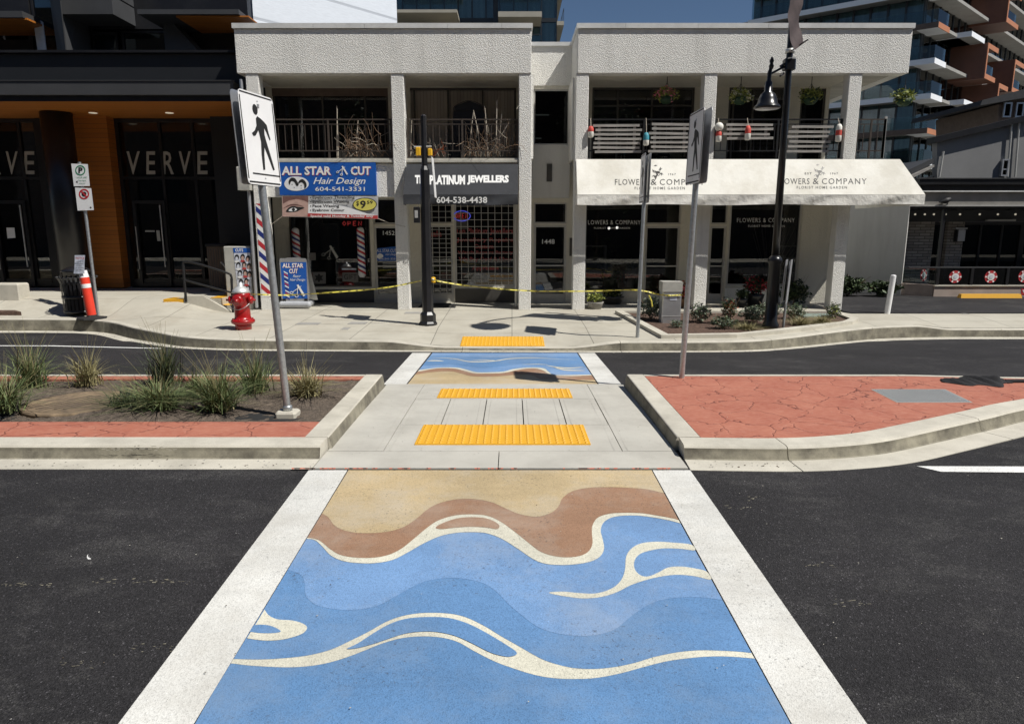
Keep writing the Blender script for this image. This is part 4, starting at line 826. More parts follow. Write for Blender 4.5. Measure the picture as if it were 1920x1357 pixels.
# decorations on the salon window
def bpole(u0, u1, v0, v1, label):
    Y = YW + .04; t = thing("barber_pole", label, "barber pole", (Q((u0 + u1) / 2, v0, Y)[0], Y, Q(u0, v1, Y)[1]), "barber poles in the salon window")
    x0, x1 = Q(u0, (v0 + v1) / 2, Y)[0], Q(u1, (v0 + v1) / 2, Y)[0]; z0, z1 = ZW(v1, Y), ZW(v0, Y); r = (x1 - x0) / 2; cx = (x0 + x1) / 2
    part("tube", t, lambda b: b.lathe((cx, Y - r - .01, z0), [(r * .6, -.06), (r, 0), (r, z1 - z0), (r * .7, z1 - z0 + .05), (.005, z1 - z0 + .07)], 'signwhite', 12))
    def st(b):
        z = z0; k = 0
        while z < z1 - .16:
            V = []
            for i in range(9):
                a = math.pi + math.pi * i / 8; xx = cx + (r + .003) * math.cos(a); yy = Y - r - .01 + (r + .003) * math.sin(a); zz = z + .16 * (1 - i / 8)
                V += [(xx, yy, zz), (xx, yy, zz + .06)]
            b.add(V, [(2 * i, 2 * i + 2, 2 * i + 3, 2 * i + 1) for i in range(8)], 'redink' if k % 2 == 0 else 'signnavy'); z += .125; k += 1
    part("stripes", t, st)
bpole(551, 565, 432, 500, "left hand barber pole, upper half only, in the salon window"); bpole(672, 686, 431, 515, "long barber pole at the right edge of the salon window")
part("window_decal", sb, lambda b: scis(b, 618, 473, 1.05, YW + .055, 'grey_letter'))
def posters(b):
    Y = YW + .055
    for u0, u1, v0, v1, m in ((586, 611, 510, 532, 'insidelt'), (642, 672, 511, 528, 'insidelt'), (641, 668, 503, 506, 'posterblue'), (580, 592, 474, 488, 'insidelt')): pq(b, [(u0, v0), (u1, v0), (u1, v1), (u0, v1)], Y, m)
    pq(b, [(598 + (9 if i % 2 else 5) * math.cos(i * .5236), 521 + (9 if i % 2 else 5) * math.sin(i * .5236)) for i in range(12)], Y - .004, 'ink')
    tx(b, "GIFT", 645, 669, 514, 524, Y - .004, 'ink')
part("window_poster", sb, posters)

# ================================================================= DARK BUILDING WITH CEDAR PANEL (left)
db = thing("cafe_building", "dark clad building with cedar soffit, round black column and VERVE on its glass", "building", (-13, 19.5, .33))
YV = 19.5; FZ = .335
xv = lambda u, v=400, Y=YV: Q(u, v, Y)[0]; zv = lambda v, Y=YV: Q(200, v, Y)[1]
zt = zv(222); 
part("cedar_panel", db, lambda b: b.box(xv(137, 300), xv(231), YV - .35, YV + .1, FZ, zt, 'wood'))
part("soffit", db, lambda b: b.box(-26, -6.45, 17.0, YV + .3, zt, zt + .08, 'woodsoff'))
part("canopy", db, lambda b: (b.box(-26, -6.42, 16.9, 17.3, Q(300, 178, 16.9)[1], Q(300, 152.5, 16.9)[1], 'darkclad2'), b.box(-26, -6.44, 16.98, 17.4, zt + .001, Q(300, 178, 16.9)[1], 'black'), b.box(-26, -6.35, 17.3, 21, Q(300, 178, 16.9)[1] + .1, Q(300, 102, 17.3)[1], 'darkclad'), b.box(-26, -6.33, 17.2, 17.5, Q(300, 101, 17.3)[1] + .004, Q(300, 94, 17.2)[1], 'black'), b.box(-26, -6.4, 16.88, 16.93, Q(300, 152, 16.9)[1], Q(300, 150.8, 16.9)[1], 'darkclad2')))
cx, cr = xv(127, 400, YV - .95), .365
part("column", db, lambda b: b.lathe((cx, YV - .95, 0.25), [(cr, 0), (cr, zt - .26)], 'black', 28))
part("pier", db, lambda b: b.box(xv(416), -6.35, YV - .3, YV + .4, FZ - .3, zt, 'darkclad'))
part("side_wall", db, lambda b: b.box(-6.35, -6.31, 17.3, 24, 0, 6.0, 'darkclad'))
room(db, -26, xv(140) - .1, YV + .15, YV + 5, FZ, zt - .1); room(db, xv(228), xv(416), YV + .15, YV + 5, FZ, zt - .1)
part("infill_wall", db, lambda b: b.box(xv(74, 290), xv(139), YV - .02, YV + .12, FZ, zt, 'black')); zm = zv(334); zb = FZ + .02
for x0, x1, vs_ in ((-20, xv(75, 290), (xv(-60), xv(-12), xv(54))), (xv(231), xv(416), (xv(312), xv(372)))):
    o = window(db, x0, x1, zb, zt - .01, YV + .05, 'black', .09, 'glass', vs_, (zm,)); 
    part("sill_board", o, lambda b: b.box(x0 + .1, x1 - .1, YV - .01, YV + .04, zb + .09, zb + .2, 'black'))
def vl(b):
    for cx_ in (237, -87.5):
        for ch, a0, a1 in (("V", 0, 25), ("E", 37.5, 54), ("R", 69, 89), ("V", 98, 120.5), ("E", 133, 152)):
            b.text(ch, lambda a, c: W(YV + .03)(cx_ + lerp(a0, a1, a) - (0 if cx_ > 0 else .0), lerp(327, 284, c)), 'grey_letter', .01)
part("lettering", db, vl)
for u0, u1, vb in ((252, 312, 540), (-12, 52, 540)):
    d = part("door", db, lambda b: frame(b, xv(u0), xv(u1), FZ + .02, zv(376), YV - .02, .08, 'black', .05))
    part("handle", d, lambda b: b.tube([(xv(u1 - 7), YV - .13, zv(500)), (xv(u1 - 7), YV - .13, zv(385))], .018, 'silver', 6))
    part("hinge_stile", d, lambda b: b.box(xv(u0 + 2), xv(u0 + 2) + .02, YV - .09, YV - .075, zv(505), zv(425), 'alu'))
part("door_notice", db, lambda b: (b.poly([(12, 427), (27, 427), (29, 446), (14, 447)], W(YV + .03), 'signwhite'), b.poly([(272, 432), (290, 432), (290, 435), (272, 435)], W(YV + .03), 'grey_letter'), b.poly([(293, 432), (299, 432), (301, 452), (295, 452)], W(YV + .03), 'grey_letter')))
for u in (187, 328): part("downlight", db, lambda b: b.lathe((Q(u, 213, 18.9)[0], 18.6, zt - .012), [(.1, 0), (.1, .01)], 'bulb', 14))
# storey above the canopy
YU = 22.0; xu = lambda u, v=50, Y=YU: Q(u, v, Y)[0]; zu = lambda v, Y=YU: Q(200, v, Y)[1]
zl, zh = 5.9, zu(-25)
part("upper_wall", db, lambda b: wallopen(b, -26, xu(466), zl, zh + 3, YU, YU + .3, [(xu(165), xu(310), zl + .1, zu(55)), (xu(58), xu(112), zl, zu(-20)), (xu(0), xu(50), zu(75), zu(35))], 'black'))
for x0, x1, z0, z1 in ((xu(168), xu(216), zl + .1, zu(60)), (xu(224), xu(308), zl + .1, zu(57)), (xu(60), xu(110), zl + .1, zu(-20))): window(db, x0, x1, z0, z1, YU + .1, 'black', .06, 'glassblue')
room(db, xu(-60), xu(310), YU + .3, YU + 3, zl, zh)
part("fin_wall", db, lambda b: (b.hexa([(*(xu(118, 50, 20.2),), 20.2, zl), (xu(166), 20.4, zl), (xu(166), YU, zl), (xu(124), YU, zl), (xu(118, 50, 20.2), 20.2, zh), (xu(160), 20.4, zh), (xu(166), YU, zh), (xu(124), YU, zh)], 'darkclad2'), b.box(xu(156), xu(255), 20.8, YU - .01, zu(50), zu(17), 'darkclad2'), b.box(xu(156), xu(255), 20.75, YU - .01, zu(14), zh, 'darkclad2')))
part("terrace_soffit", db, lambda b: (b.box(xu(258, 30, 20.3), xu(448, 30, 20.3), 20.3, YU + 2, Q(300, 27, 20.3)[1], Q(300, 18, 20.3)[1], 'darkclad2'), b.box(xu(330, 30, 20.4), xu(466, 30, 20.4), 20.4, YU + 2, Q(300, 29, 20.4)[1] - .05, Q(300, 29, 20.4)[1] - .01, 'woodsoff'), b.box(-26, xu(50, 30, 20.4), 20.4, YU, Q(20, 34, 20.4)[1] - .05, Q(20, 34, 20.4)[1], 'woodsoff'), b.box(-26, xu(42, 30, 20.3), 20.3, YU, Q(20, 33, 20.3)[1], Q(20, 21, 20.3)[1], 'darkclad2')))
part("stair_wall", db, lambda b: b.hexa([(xu(330), 21.2, zl), (xu(440), 21.2, zl), (xu(440), 21.9, zl), (xu(330), 21.9, zl), (xu(330), 21.2, zu(38)), (xu(440), 21.2, zl + .15), (xu(440), 21.9, zl + .15), (xu(330), 21.9, zu(38))], 'darkclad2'))
part("angled_pale_plate", db, lambda b: b.hexa([(xu(99), 21.2, zl), (xu(122), 21.0, zl), (xu(122), 21.03, zl), (xu(99), 21.23, zl), (xu(96), 21.2, zu(46)), (xu(121), 21.0, zu(60)), (xu(121), 21.03, zu(60)), (xu(96), 21.23, zu(46))], 'whitewall'))  # thin pale plate with a slanting top edge

# ================================================================= BUILDINGS BEHIND
pb = thing("pale_block", "tall blank pale block rising behind the left half of the shops", "building", (-7.5, 28, 0))
part("wall", pb, lambda b: ((lambda a, c: b.hexa([(a, 26, 0), (c, 31, 0), (c * 1.4, 43, 0), (a, 40, 0), (a, 26, 22), (c, 31, 22), (c * 1.4, 43, 22), (a, 40, 22)], 'whitewall'))(Q(474, 20, 26)[0], Q(744, 20, 31)[0]), b.box(Q(466, 20, 26.2)[0], Q(474, 20, 26)[0] - .02, 26.2, 40, 0, 22, 'galvlt')))
ct = thing("glass_tower", "slim glass apartment tower with beige balcony slabs, beside the sky gap", "tower", (-5, 70, 0))
TY = 70; tq = lambda u, v=20, Y=TY: Q(u, v, Y)
x0, x1 = tq(745)[0], tq(1040)[0]; zf0 = tq(800, 24, 66)[1]
part("curtain_wall", ct, lambda b: (b.box(x0 - 6, x1, TY + .4, TY + 14, 0, 48, 'curtainlt')))
part("glazing", ct, lambda b: (b.box(x0 - 6, x1 + .2, TY + .1, TY + .13, 0, 48, 'glassblue'), b.box(x1 + .2, x1 + .23, TY + .1, TY + 14, 0, 48, 'glassblue')))
part("mullions", ct, lambda b: ([b.box(x - .06, x + .06, TY, TY + .2, 0, 48, 'mull') for x in [x0 - 6 + 1.3 * i for i in range(int((x1 - x0 + 6) / 1.3) + 1)]], [b.box(x0 - 6, x1 + .25, TY - .02, TY + .22, z, z + .35, 'mull') for z in [zf0 - 18 + 3.05 * k for k in range(14)]], b.box(tq(925)[0], tq(934)[0], TY - .8, TY + .3, 0, 48, 'mull')))
for k in range(-2, 4):
    z = zf0 + 3.05 * k
    sl = part("balcony_slab", ct, lambda b: (b.box(tq(735, 20, 66)[0], tq(857, 20, 66)[0], 66, TY, z, z + .25, 'taupe')))
    part("balcony_glass", sl, lambda b: b.box(tq(735, 20, 66)[0], tq(857, 20, 66)[0], 66.05, 66.08, z + .3, z + 1.35, 'railglass'))
    s2 = part("balcony_slab", ct, lambda b: b.box(tq(934, 20, 67)[0], tq(1016, 20, 67)[0], 66.9, TY, z - .1, z + .35, 'taupe'))
    part("balcony_glass", s2, lambda b: (b.box(tq(934, 20, 67)[0], tq(1016, 20, 67)[0], 67, 67.03, z + .35, z + 1.45, 'railglass'), b.box(tq(934, 20, 67)[0], tq(1016, 20, 67)[0], 66.97, 67.06, z + 1.45, z + 1.52, 'mull')))
    part("balcony_slab", ct, lambda b: (b.box(x1 + .2, x1 + .85, TY - .5, TY + 10, z - .1, z + .25, 'taupe'), b.box(x1 + .8, x1 + .84, TY - .5, TY + 10, z + 1.3, z + 1.36, 'mull'), [b.box(x1 + .8, x1 + .84, TY - .5 + 2 * i, TY - .44 + 2 * i, z + .25, z + 1.3, 'mull') for i in range(5)]))

rt = thing("terraced_tower", "angular apartment tower with white balcony edges and copper coloured boxes", "tower", (36, 64, 0))
C0 = Vector((33.8, 59, 0)); eR = Vector((.74, .67, 0)); eL = Vector((-.78, .62, 0))
def lb(b, r0, r1, l0, l1, z0, z1, m): o = C0 + eR * r0 + eL * l0; b.obox((o.x, o.y, z0), eR * (r1 - r0), eL * (l1 - l0), (0, 0, z1 - z0), m)
zc = [Q(u, v, 59)[1] for u, v in ((1748, 247), (1754, 184), (1762, 117), (1771, 48))]; stp = (zc[3] - zc[0]) / 3; zs = [zc[0] + stp * k for k in range(-2, 7)]
part("core", rt, lambda b: lb(b, 1.9, 45, 1.9, 16, 0, zs[-1] + 2, 'curtain'))
part("glazing", rt, lambda b: (lb(b, 1.6, 1.63, 1.6, 16, 0, zs[-1] + 2, 'glassblue'), lb(b, 1.66, 45, 1.6, 1.63, 0, zs[-1] + 2, 'glassblue')))
part("mullions", rt, lambda b: ([lb(b, 1.5, 1.68, l, l + .14, 0, zs[-1] + 2, 'mull') for l in [1.55 + 1.35 * i for i in range(11)]], [lb(b, r, r + .1, 1.52, 1.68, 0, zs[-1] + 2, 'mull') for r in [1.75 + 1.7 * i for i in range(24)]]))
for k, z in enumerate(zs):
    woody = k % 3 == 2
    s_ = part("balcony_slab", rt, lambda b: (lb(b, .06, 45, .06, 16, z - .05, z + .2, 'conc' if True else ''), lb(b, 0, .055, 0, 15.5, z - .12, z + .3, 'header' if woody else 'slabwhite'), lb(b, .056, 2.7, 0, .055, z - .12, z + .3, 'orangelt' if woody else 'slabwhite'), lb(b, .06, 2.7, .056, 1.6, z - .1, z - .051, 'slabwhite')) if k > 0 else lb(b, 0, 2, 0, 2, z, z + .2, 'conc'))  # wood edge: shaded side coloured darker, sunlit side brighter
    part("balcony_glass", s_, lambda b: (lb(b, .1, .13, .1, 15, z + .3, z + 1.3, 'railglass'), lb(b, .14, 2.6, .1, .13, z + .3, z + 1.3, 'railglass')))
    if k in (2, 3, 5): part("balcony_slab", rt, lambda b: (lb(b, 5.0, 8.6, -.9, 1.6, z - .05, z + .22, 'conc'), lb(b, 5.0, 8.6, -.96, -.905, z - .1, z + .3, 'slabwhite'), lb(b, 4.94, 4.995, -.96, 1.6, z - .1, z + .3, 'slabwhite')))
for r0, kz, w_ in ((8.6, 4, 3.2), (13.2, 3, 3.0), (13.0, 6, 4.0), (17.5, 4, 3.5), (17.5, 2, 4)):
    z0, z1 = zs[kz] - .25, zs[kz] + stp * .98
    bx = part("copper_box", rt, lambda b: (lb(b, r0, r0 + .2, -1.2, 2.4, z0, z1, 'orange'), lb(b, r0 + .2, r0 + w_, -1.2, 2.4, z0, z0 + .25, 'orange'), lb(b, r0 + .2, r0 + w_, -1.2, 2.4, z1 - .25, z1, 'orange')))
    part("box_trim", bx, lambda b: (lb(b, r0 + .01, r0 + .28, -1.26, -1.205, z0, z1, 'orangelt'), lb(b, r0 + .28, r0 + w_, -1.26, -1.205, z0, z0 + .4, 'orangelt'), lb(b, r0 + .28, r0 + w_, -1.26, -1.205, z1 - .4, z1, 'orangelt')))
    part("box_glass", bx, lambda b: lb(b, r0 + .3, r0 + w_, -1.0, -.97, z0 + .3, z0 + 1.3, 'railglass'))

# ---- right side: restaurant, grey shed, hip roofs
rs = thing("restaurant", "low dark restaurant with stacked stone piers and a black cornice", "building", (17, 23, 0))
YR = 22.0; xr = lambda u, v=440, Y=YR: Q(u, v, Y)[0]; zr_ = lambda v, Y=YR: Q(1800, v, Y)[1]
Yc = 20.8; xc = lambda u, v=370: Q(u, v, Yc)[0]; zq = lambda v: Q(1800, v, Yc)[1]
part("cornice", rs, lambda b: (b.box(xc(1718), 40, Yc - .1, Yc + 2, zq(346.5), zq(336), 'black'), b.box(xc(1712), 40, Yc, Yc + 2, zq(357.5), zq(346.6), 'black'), b.box(xc(1712), 40, Yc - .13, Yc - .0, zq(335.9), zq(334.2), 'darkclad2'), b.box(xc(1700), 40, Yc - .06, Yc, zq(360), zq(357.8), 'flash')))
part("fascia_panel", rs, lambda b: (b.box(xc(1690), 40, Yc + .03, Yc + .4, zq(384), zq(360.2), 'greypanel'), b.box(xc(1700), 40, Yc - .03, Yc + .03, zq(387), zq(384.2), 'alu')))
part("porch_ceiling", rs, lambda b: b.box(xc(1690), 40, Yc + .1, YR + 1, zq(392), zq(388), 'black'))
part("lintel", rs, lambda b: b.box(xr(1690), 40, YR, YR + .4, zr_(416), zr_(392), 'darkclad2'))
for u0, u1 in ((1700, 1750), (1776, 1806)): part("stone_pier", rs, lambda b: b.box(xr(u0), xr(u1), YR - .02, YR + .5, -.1, zr_(416), 'stone'))
part("wall", rs, lambda b: b.box(xr(1690), 40, YR + 2.5, YR + 2.7, 0, 3, 'black'))
for u0, u1 in ((1750, 1776), (1806, 1924), (1924, 2040)): window(rs, xr(u0), xr(u1), .1, zr_(417), YR + .2, 'black', .08, 'glassdark', [lerp(xr(u0), xr(u1), t) for t in (.33, .67)] if u1 - u0 > 50 else ())
part("porch_post", rs, lambda b: b.box(xc(1777), xc(1781), Yc + .1, Yc + .2, 0, zq(392), 'black'))
for u in (1716, 1734, 1751, 1773, 1800, 1837, 1871, 1904): part("bulb", rs, lambda b: b.ball((*(Q(u, 402, Yc + .6)[0], Yc + .6, Q(u, 402, Yc + .6)[1]),), .03, 'bulb', 6))
part("wall_lantern", rs, lambda b: (b.box(xr(1783), xr(1805), YR - .2, YR - .03, zr_(430), zr_(427), 'alu'), b.box(xr(1789), xr(1803), YR - .18, YR - .05, zr_(452), zr_(431), 'galvlt'), b.box(xr(1787), xr(1789.5), YR - .19, YR - .04, zr_(453), zr_(431), 'black')))
part("light_bar", rs, lambda b: b.box(xr(1842), xr(1895), YR - .15, YR - .03, zr_(415), zr_(411.5), 'alu'))
pw = thing("patio_wall", "low pinkish concrete patio wall with a glass rail along the driveway", "wall", (15, 20.4, 0))
Yp = 20.3; xp = lambda u, v=530: Q(u, v, Yp)[0]; zp = lambda v: Q(1800, v, Yp)[1]
part("plinth", pw, lambda b: (b.box(xp(1753), 40, Yp, Yp + .25, -.2, zp(537), 'pinkconc'), b.hexa([(xp(1699), 20.9, -.2), (xp(1752), Yp + .03, -.2), (xp(1752), Yp + .25, -.2), (xp(1699), 21.1, -.2), (xp(1699), 20.9, zp(534)), (xp(1752), Yp + .03, zp(534)), (xp(1752), Yp + .25, zp(534)), (xp(1699), 21.1, zp(534))], 'pinkconc')))
part("coping", pw, lambda b: b.box(xp(1753), 40, Yp - .03, Yp + .28, zp(536.8), zp(535), 'kerb'))
part("glass_panel", pw, lambda b: (b.box(xp(1762), 40, Yp + .1, Yp + .112, zp(534), zp(503), 'glassdark'), b.hexa([(xp(1703), 21.0, zp(533)), (xp(1758), Yp + .12, zp(533)), (xp(1758), Yp + .14, zp(533)), (xp(1703), 21.02, zp(533)), (xp(1703), 21.0, zp(504)), (xp(1758), Yp + .12, zp(504)), (xp(1758), Yp + .14, zp(504)), (xp(1703), 21.02, zp(504))], 'railglass')))
part("handrail", pw, lambda b: (b.box(xp(1704), 40, Yp + .07, Yp + .14, zp(502.8), zp(500.5), 'darkclad2')))
for u in (1760, 1824, 1891): part("rail_post", pw, lambda b: b.box(xp(u) - .04, xp(u) + .04, Yp + .06, Yp + .16, zp(535), zp(503), 'black'))
for i, (u, v, lab) in enumerate(((1791, 519, "round red and white disc left of centre on the patio glass"), (1858, 519, "round red and white disc between two patio rail posts"), (1921, 518, "round red and white disc cut by the right edge of the photo"), (1732, 516, "narrow looking red and white disc on the angled glass end"))):
    Yd = Yp + .09 if i < 3 else 20.62; xq, zq_ = Q(u, v, Yd); k = (1 if i < 3 else .5)
    t = thing("patio_disc", lab, "emblem", (xq, Yd, zq_), "round emblems on the patio glass")
    def disc(b, r, m, d): b.plate([(xq + r * k * math.cos(j * .2618), zq_ + r * math.sin(j * .2618)) for j in range(24)], lambda x, z: (x, Yd - d, z), (0, -1, 0), .006, m)
    part("rim", t, lambda b: disc(b, .18, 'redink', .0)); part("face", t, lambda b: (disc(b, .105, 'signwhite', .012), disc(b, .05, 'posterblue', .02)))
    part("rim_marks", t, lambda b: [b.poly([(xq + k * q * math.cos(a_ + s), zq_ + q * math.sin(a_ + s)) for q, s in ((.125, -.16), (.178, -.14), (.178, .14), (.125, .16))], lambda x, z: (x, Yd - .014, z), 'signwhite') for a_ in [j * 1.0472 for j in range(6)]])
part("red_notice", pw, lambda b: (b.poly([(1915, 541), (1925, 541), (1925, 553), (1915, 553)], W(Yp - .006), 'redink'), b.poly([(1917, 544), (1922, 543), (1920, 550)], W(Yp - .01), 'signwhite')))
gs_ = thing("grey_shed", "plain grey rendered building with a raking dark roof edge above the restaurant", "building", (20, 26, 0))
YG = 25.5
def shed(b):
    P = [(1757, 340), (1757, 268), (1925, 226), (2100, 190), (2100, 340)]; b.plate(P, W(YG), (0, -1, 0), .3, 'shed'); b.plate([(1753, 268), (1753, 257), (1925, 216), (2100, 180), (2100, 191), (1925, 227)], W(YG - .2), (0, -1, 0), .5, 'black')
part("gable_wall", gs_, shed)
for u in (1757 + 4, 1889, 1903): part("pipe", gs_, lambda b: b.tube([W(YG - .08)(u, 332), W(YG - .08)(u + 8, 232 if u > 1800 else 284)], .035, 'alu', 6))
window(gs_, Q(1875, 310, YG)[0], Q(1888, 310, YG)[0], Q(1880, 331, YG)[1], Q(1880, 299, YG)[1], YG - .07, 'galvlt', .05, 'glassdark', (), (Q(1880, 318, YG)[1],))
hs = thing("gabled_house", "dim brown house with two small windows below a dark eave, right edge", "house", (34, 42, 0))
YH = 42
part("wall", hs, lambda b: b.plate([(1872, 262), (1872, 196), (1930, 180), (2050, 160), (2050, 262)], W(YH), (0, -1, 0), 6, 'header'))
part("eave", hs, lambda b: b.plate([(1838, 198), (1842, 188), (1930, 165), (2050, 140), (2050, 165), (1930, 182)], W(YH - .6), (0, -1, 0), 7, 'roof'))
for u in (1879, 1902): window(hs, Q(u, 205, YH)[0], Q(u + 15, 205, YH)[0], Q(u, 221, YH)[1], Q(u, 193, YH)[1], YH - .1, 'galvlt', .08, 'glassdark')
lr = thing("lean_to_roof", "slatted grey lean to roof showing beside the cream awning end", "roof", (14.5, 24, 2.5))
part("roof_slope", lr, lambda b: (b.plate([(1690, 325), (1750, 297), (1752, 305), (1700, 334)], W(24.4), (0, -1, 0), 2.0, 'darkclad2'), b.plate([(1690, 337), (1752, 309), (1752, 313), (1700, 340)], W(24.3), (0, -1, 0), 2.0, 'board'), b.plate([(1700, 342), (1752, 330), (1752, 345), (1700, 360)], W(24.6), (0, -1, 0), 2.0, 'black')))
part("post", lr, lambda b: (b.box(Q(1724, 330, 24)[0], Q(1727, 330, 24)[0], 24, 24.1, 0, 3.7, 'darkclad2')))
rw = thing("rendered_wall", "plain cream rendered boundary wall behind the last column", "wall", (10, 21.5, 0))
part("wall", rw, lambda b: b.hexa([(8.0, 22.8, -.1), (11.62, 20.75, -.1), (11.75, 20.95, -.1), (8.2, 23, -.1), (8.0, 22.8, 2.75), (11.62, 20.75, 2.75), (11.75, 20.95, 2.75), (8.2, 23, 2.75)], 'plain'))

# ================================================================= STREET FURNITURE
def GP(u, v):                        # point on the pavement surface
    x, y, d = ray(u, v); t = 12.0
    while t < 40 and not (y * t > ykerb(x * t) and CZ + d * t <= zS(x * t, y * t)): t += .01
    return x * t, y * t, zS(x * t, y * t)
def rotz(px, py, a): return px * math.cos(a) - py * math.sin(a), px * math.sin(a) + py * math.cos(a)

MANB = [[(.43 + .075 * math.cos(t * .5236), .178 + .058 * math.sin(t * .5236)) for t in range(12)],
        [(.47, .245), (.56, .262), (.66, .29), (.73, .32), (.76, .40), (.80, .475), (.765, .485), (.69, .40), (.64, .36), (.63, .43), (.655, .49), (.74, .64), (.83, .81), (.775, .82), (.665, .67), (.585, .575), (.56, .65), (.535, .825), (.475, .83), (.475, .66), (.50, .52), (.47, .42), (.455, .40), (.37, .46), (.30, .475), (.26, .445), (.35, .41), (.42, .35), (.425, .275)]]
def ped_sign(label, base, topxy, zlo, zhi, nrm, gap, wd=.58, flip=False, footing=False, pr=.03):
    bx, by, bz = base; t = thing("pedestrian_sign", label, "road sign", base, "pedestrian crossing signs")
    part("pole", t, lambda b: b.tube([(bx, by, bz - .02), (topxy[0], topxy[1], zhi - .03)], pr, 'galv', 12))
    if footing: part("footing", t, lambda b: (b.bbox(bx - .11, bx + .11, by - .1, by + .1, bz - .05, bz + .035, 'kerb', .02), b.lathe((bx, by, bz + .035), [(.05, 0), (.05, .05), (.035, .06)], 'galv', 12)))
    N = Vector((nrm[0], nrm[1], 0)).normalized(); U = Vector((-N.y, N.x, 0))         # U: to the viewer's right when facing the plate
    zm = (zlo + zhi) / 2; f = (zm - bz) / (zhi - bz); C_ = Vector((lerp(bx, topxy[0], f), lerp(by, topxy[1], f), zm)); h = zhi - zlo; lean = Vector((topxy[0] - bx, topxy[1] - by, 0)) / (zhi - bz)
    for sgn in (1, -1):
        n_, u_ = N * sgn, U * sgn; O = C_ + n_ * gap / 2
        fn = lambda lift: (lambda a, c: O + u_ * ((a - .5) * wd) + Vector((0, 0, (.5 - c) * h)) + lean * ((.5 - c) * h) + n_ * lift)
        r = .07; q = r * wd / h
        out = [(1 - r, 0), (1 - r * .3, q * .3), (1, q), (1, 1 - q), (1 - r * .3, 1 - q * .3), (1 - r, 1), (r, 1), (r * .3, 1 - q * .3), (0, 1 - q), (0, q), (r * .3, q * .3), (r, 0)]
        pl = part("sign_plate", t, lambda b: b.plate(out, fn(0), n_, .004, 'signwhite', 'galvlt'))
        def pic(b):
            for P in MANB: b.poly([((1 - x) if flip else x, y) for x, y in P], fn(.002), 'ink')
            b.poly([(.16, .872), (.98, .872), (.98, .888), (.16, .888)], fn(.002), 'ink')
            for P in ([(.04, .015), (.96, .015), (.96, .03), (.04, .03)], [(.04, .965), (.96, .965), (.96, .982), (.04, .982)], [(.02, .06), (.045, .06), (.045, .94), (.02, .94)], [(.955, .06), (.98, .06), (.98, .94), (.955, .94)]): b.poly(P, fn(.002), 'ink')
            b.poly([(.5, .075), (.53, .075), (.53, .09), (.5, .09)], fn(.003), 'galvlt'); b.poly([(.5, .915), (.53, .915), (.53, .93), (.5, .93)], fn(.003), 'galvlt')
        part("pictogram", pl, pic)
    part("bracket", t, lambda b: [b.box(C_.x - gap / 2 + .004, C_.x + gap / 2 - .004, C_.y - .02, C_.y + .02, z, z + .035, 'galvlt') for z in (zlo + .1, zhi - .13)])
    return t
ped_sign("bright pedestrian sign pair on leaning pole in the grass bed", (-2.404, 7.2, .0), (-2.535, 7.12), 2.37, 3.235, (.972, -.235), .085, .58, footing=True, pr=.038)
ped_sign("shaded pedestrian sign pair on a pole at the red paving edge", (2.235, 8.93, .016), (2.31, 8.9), 2.49, 3.36, (-.999, -.03), .095, .62, flip=False, pr=.036)
ped_sign("small looking edge-on pedestrian sign pair by the planting bed corner", (*GP(1195, 633)[:2], GP(1195, 633)[2]), (2.42, 12.98), 2.4, 3.26, (-.999, .05), .1, .6, pr=.034)
bx, by, bz = GP(1468, 616); t = thing("marker_post", "low post with a narrow edge-on metal blade beside the lamp post", "sign", (bx, by, bz))
part("pole", t, lambda b: b.tube([(bx, by, bz - .05), (bx + .05, by, 1.3)], .026, 'galv', 8))
d_ = Vector((bx, by, 0)).normalized() * .3; e_ = Vector((d_.y, -d_.x, 0)).normalized()
for o_ in (-.045, .045):
    def bl(b):
        A0 = Vector((bx, by, .47)) + e_ * o_; A1 = Vector((bx + .045, by, 1.33)) + e_ * o_; w0 = e_ * .006; tl = e_ * .035
        b.hexa([A0 - d_ - w0 - tl, A0 - d_ + w0 - tl, A0 + d_ + w0, A0 + d_ - w0, A1 - d_ - w0 - tl, A1 - d_ + w0 - tl, A1 + d_ + w0, A1 + d_ - w0], 'galvlt')
    part("blade", t, bl)

# signal pole with push button
bx, by, bz = GP(803, 609); t = thing("signal_pole", "black octagonal signal pole with yellow push button on the pavement", "pole", (bx, by, bz))
zt_ = Q(795, 215, by)[1]
part("base_shroud", t, lambda b: b.lathe((bx, by, bz - .02), [(.19, 0), (.19, .06), (.165, .1), (.165, .24), (.12, .3)], 'black', 8, False))
part("shaft", t, lambda b: b.lathe((bx, by, bz + .25), [(.118, 0), (.105, 1.6), (.095, 2.9), (.06, 2.98), (.058, zt_ - bz - .28), (.03, zt_ - bz - .25)], 'black', 8, False))
zy = Q(795, 283, by)[1]
part("yellow_clamp", t, lambda b: (b.bbox(bx - .17, bx - .07, by - .06, by + .06, zy - .09, zy + .07, 'yellow', .015), b.bbox(bx + .07, bx + .16, by - .05, by + .05, zy - .09, zy + .04, 'yellow', .015), b.tube([(bx - .2, by - .02, zy + .07), (bx + .15, by - .02, zy + .08)], .018, 'silver', 6), b.tube([(bx - .22, by, zy + .02), (bx - .12, by, zy - .02)], .02, 'black', 6)))
def ef(b):
    x = bx + .14; b.hexa([(x + .05, by - .02, Q(800, 370, by)[1]), (x + .062, by - .02, Q(800, 370, by)[1]), (x + .05, by + .4, Q(800, 370, by)[1]), (x + .03, by + .4, Q(800, 370, by)[1]), (x, by - .02, Q(800, 294, by)[1]), (x + .012, by - .02, Q(800, 294, by)[1]), (x, by + .4, Q(800, 294, by)[1]), (x - .02, by + .4, Q(800, 294, by)[1])], 'signwhite')
part("edge_on_plate", t, ef)
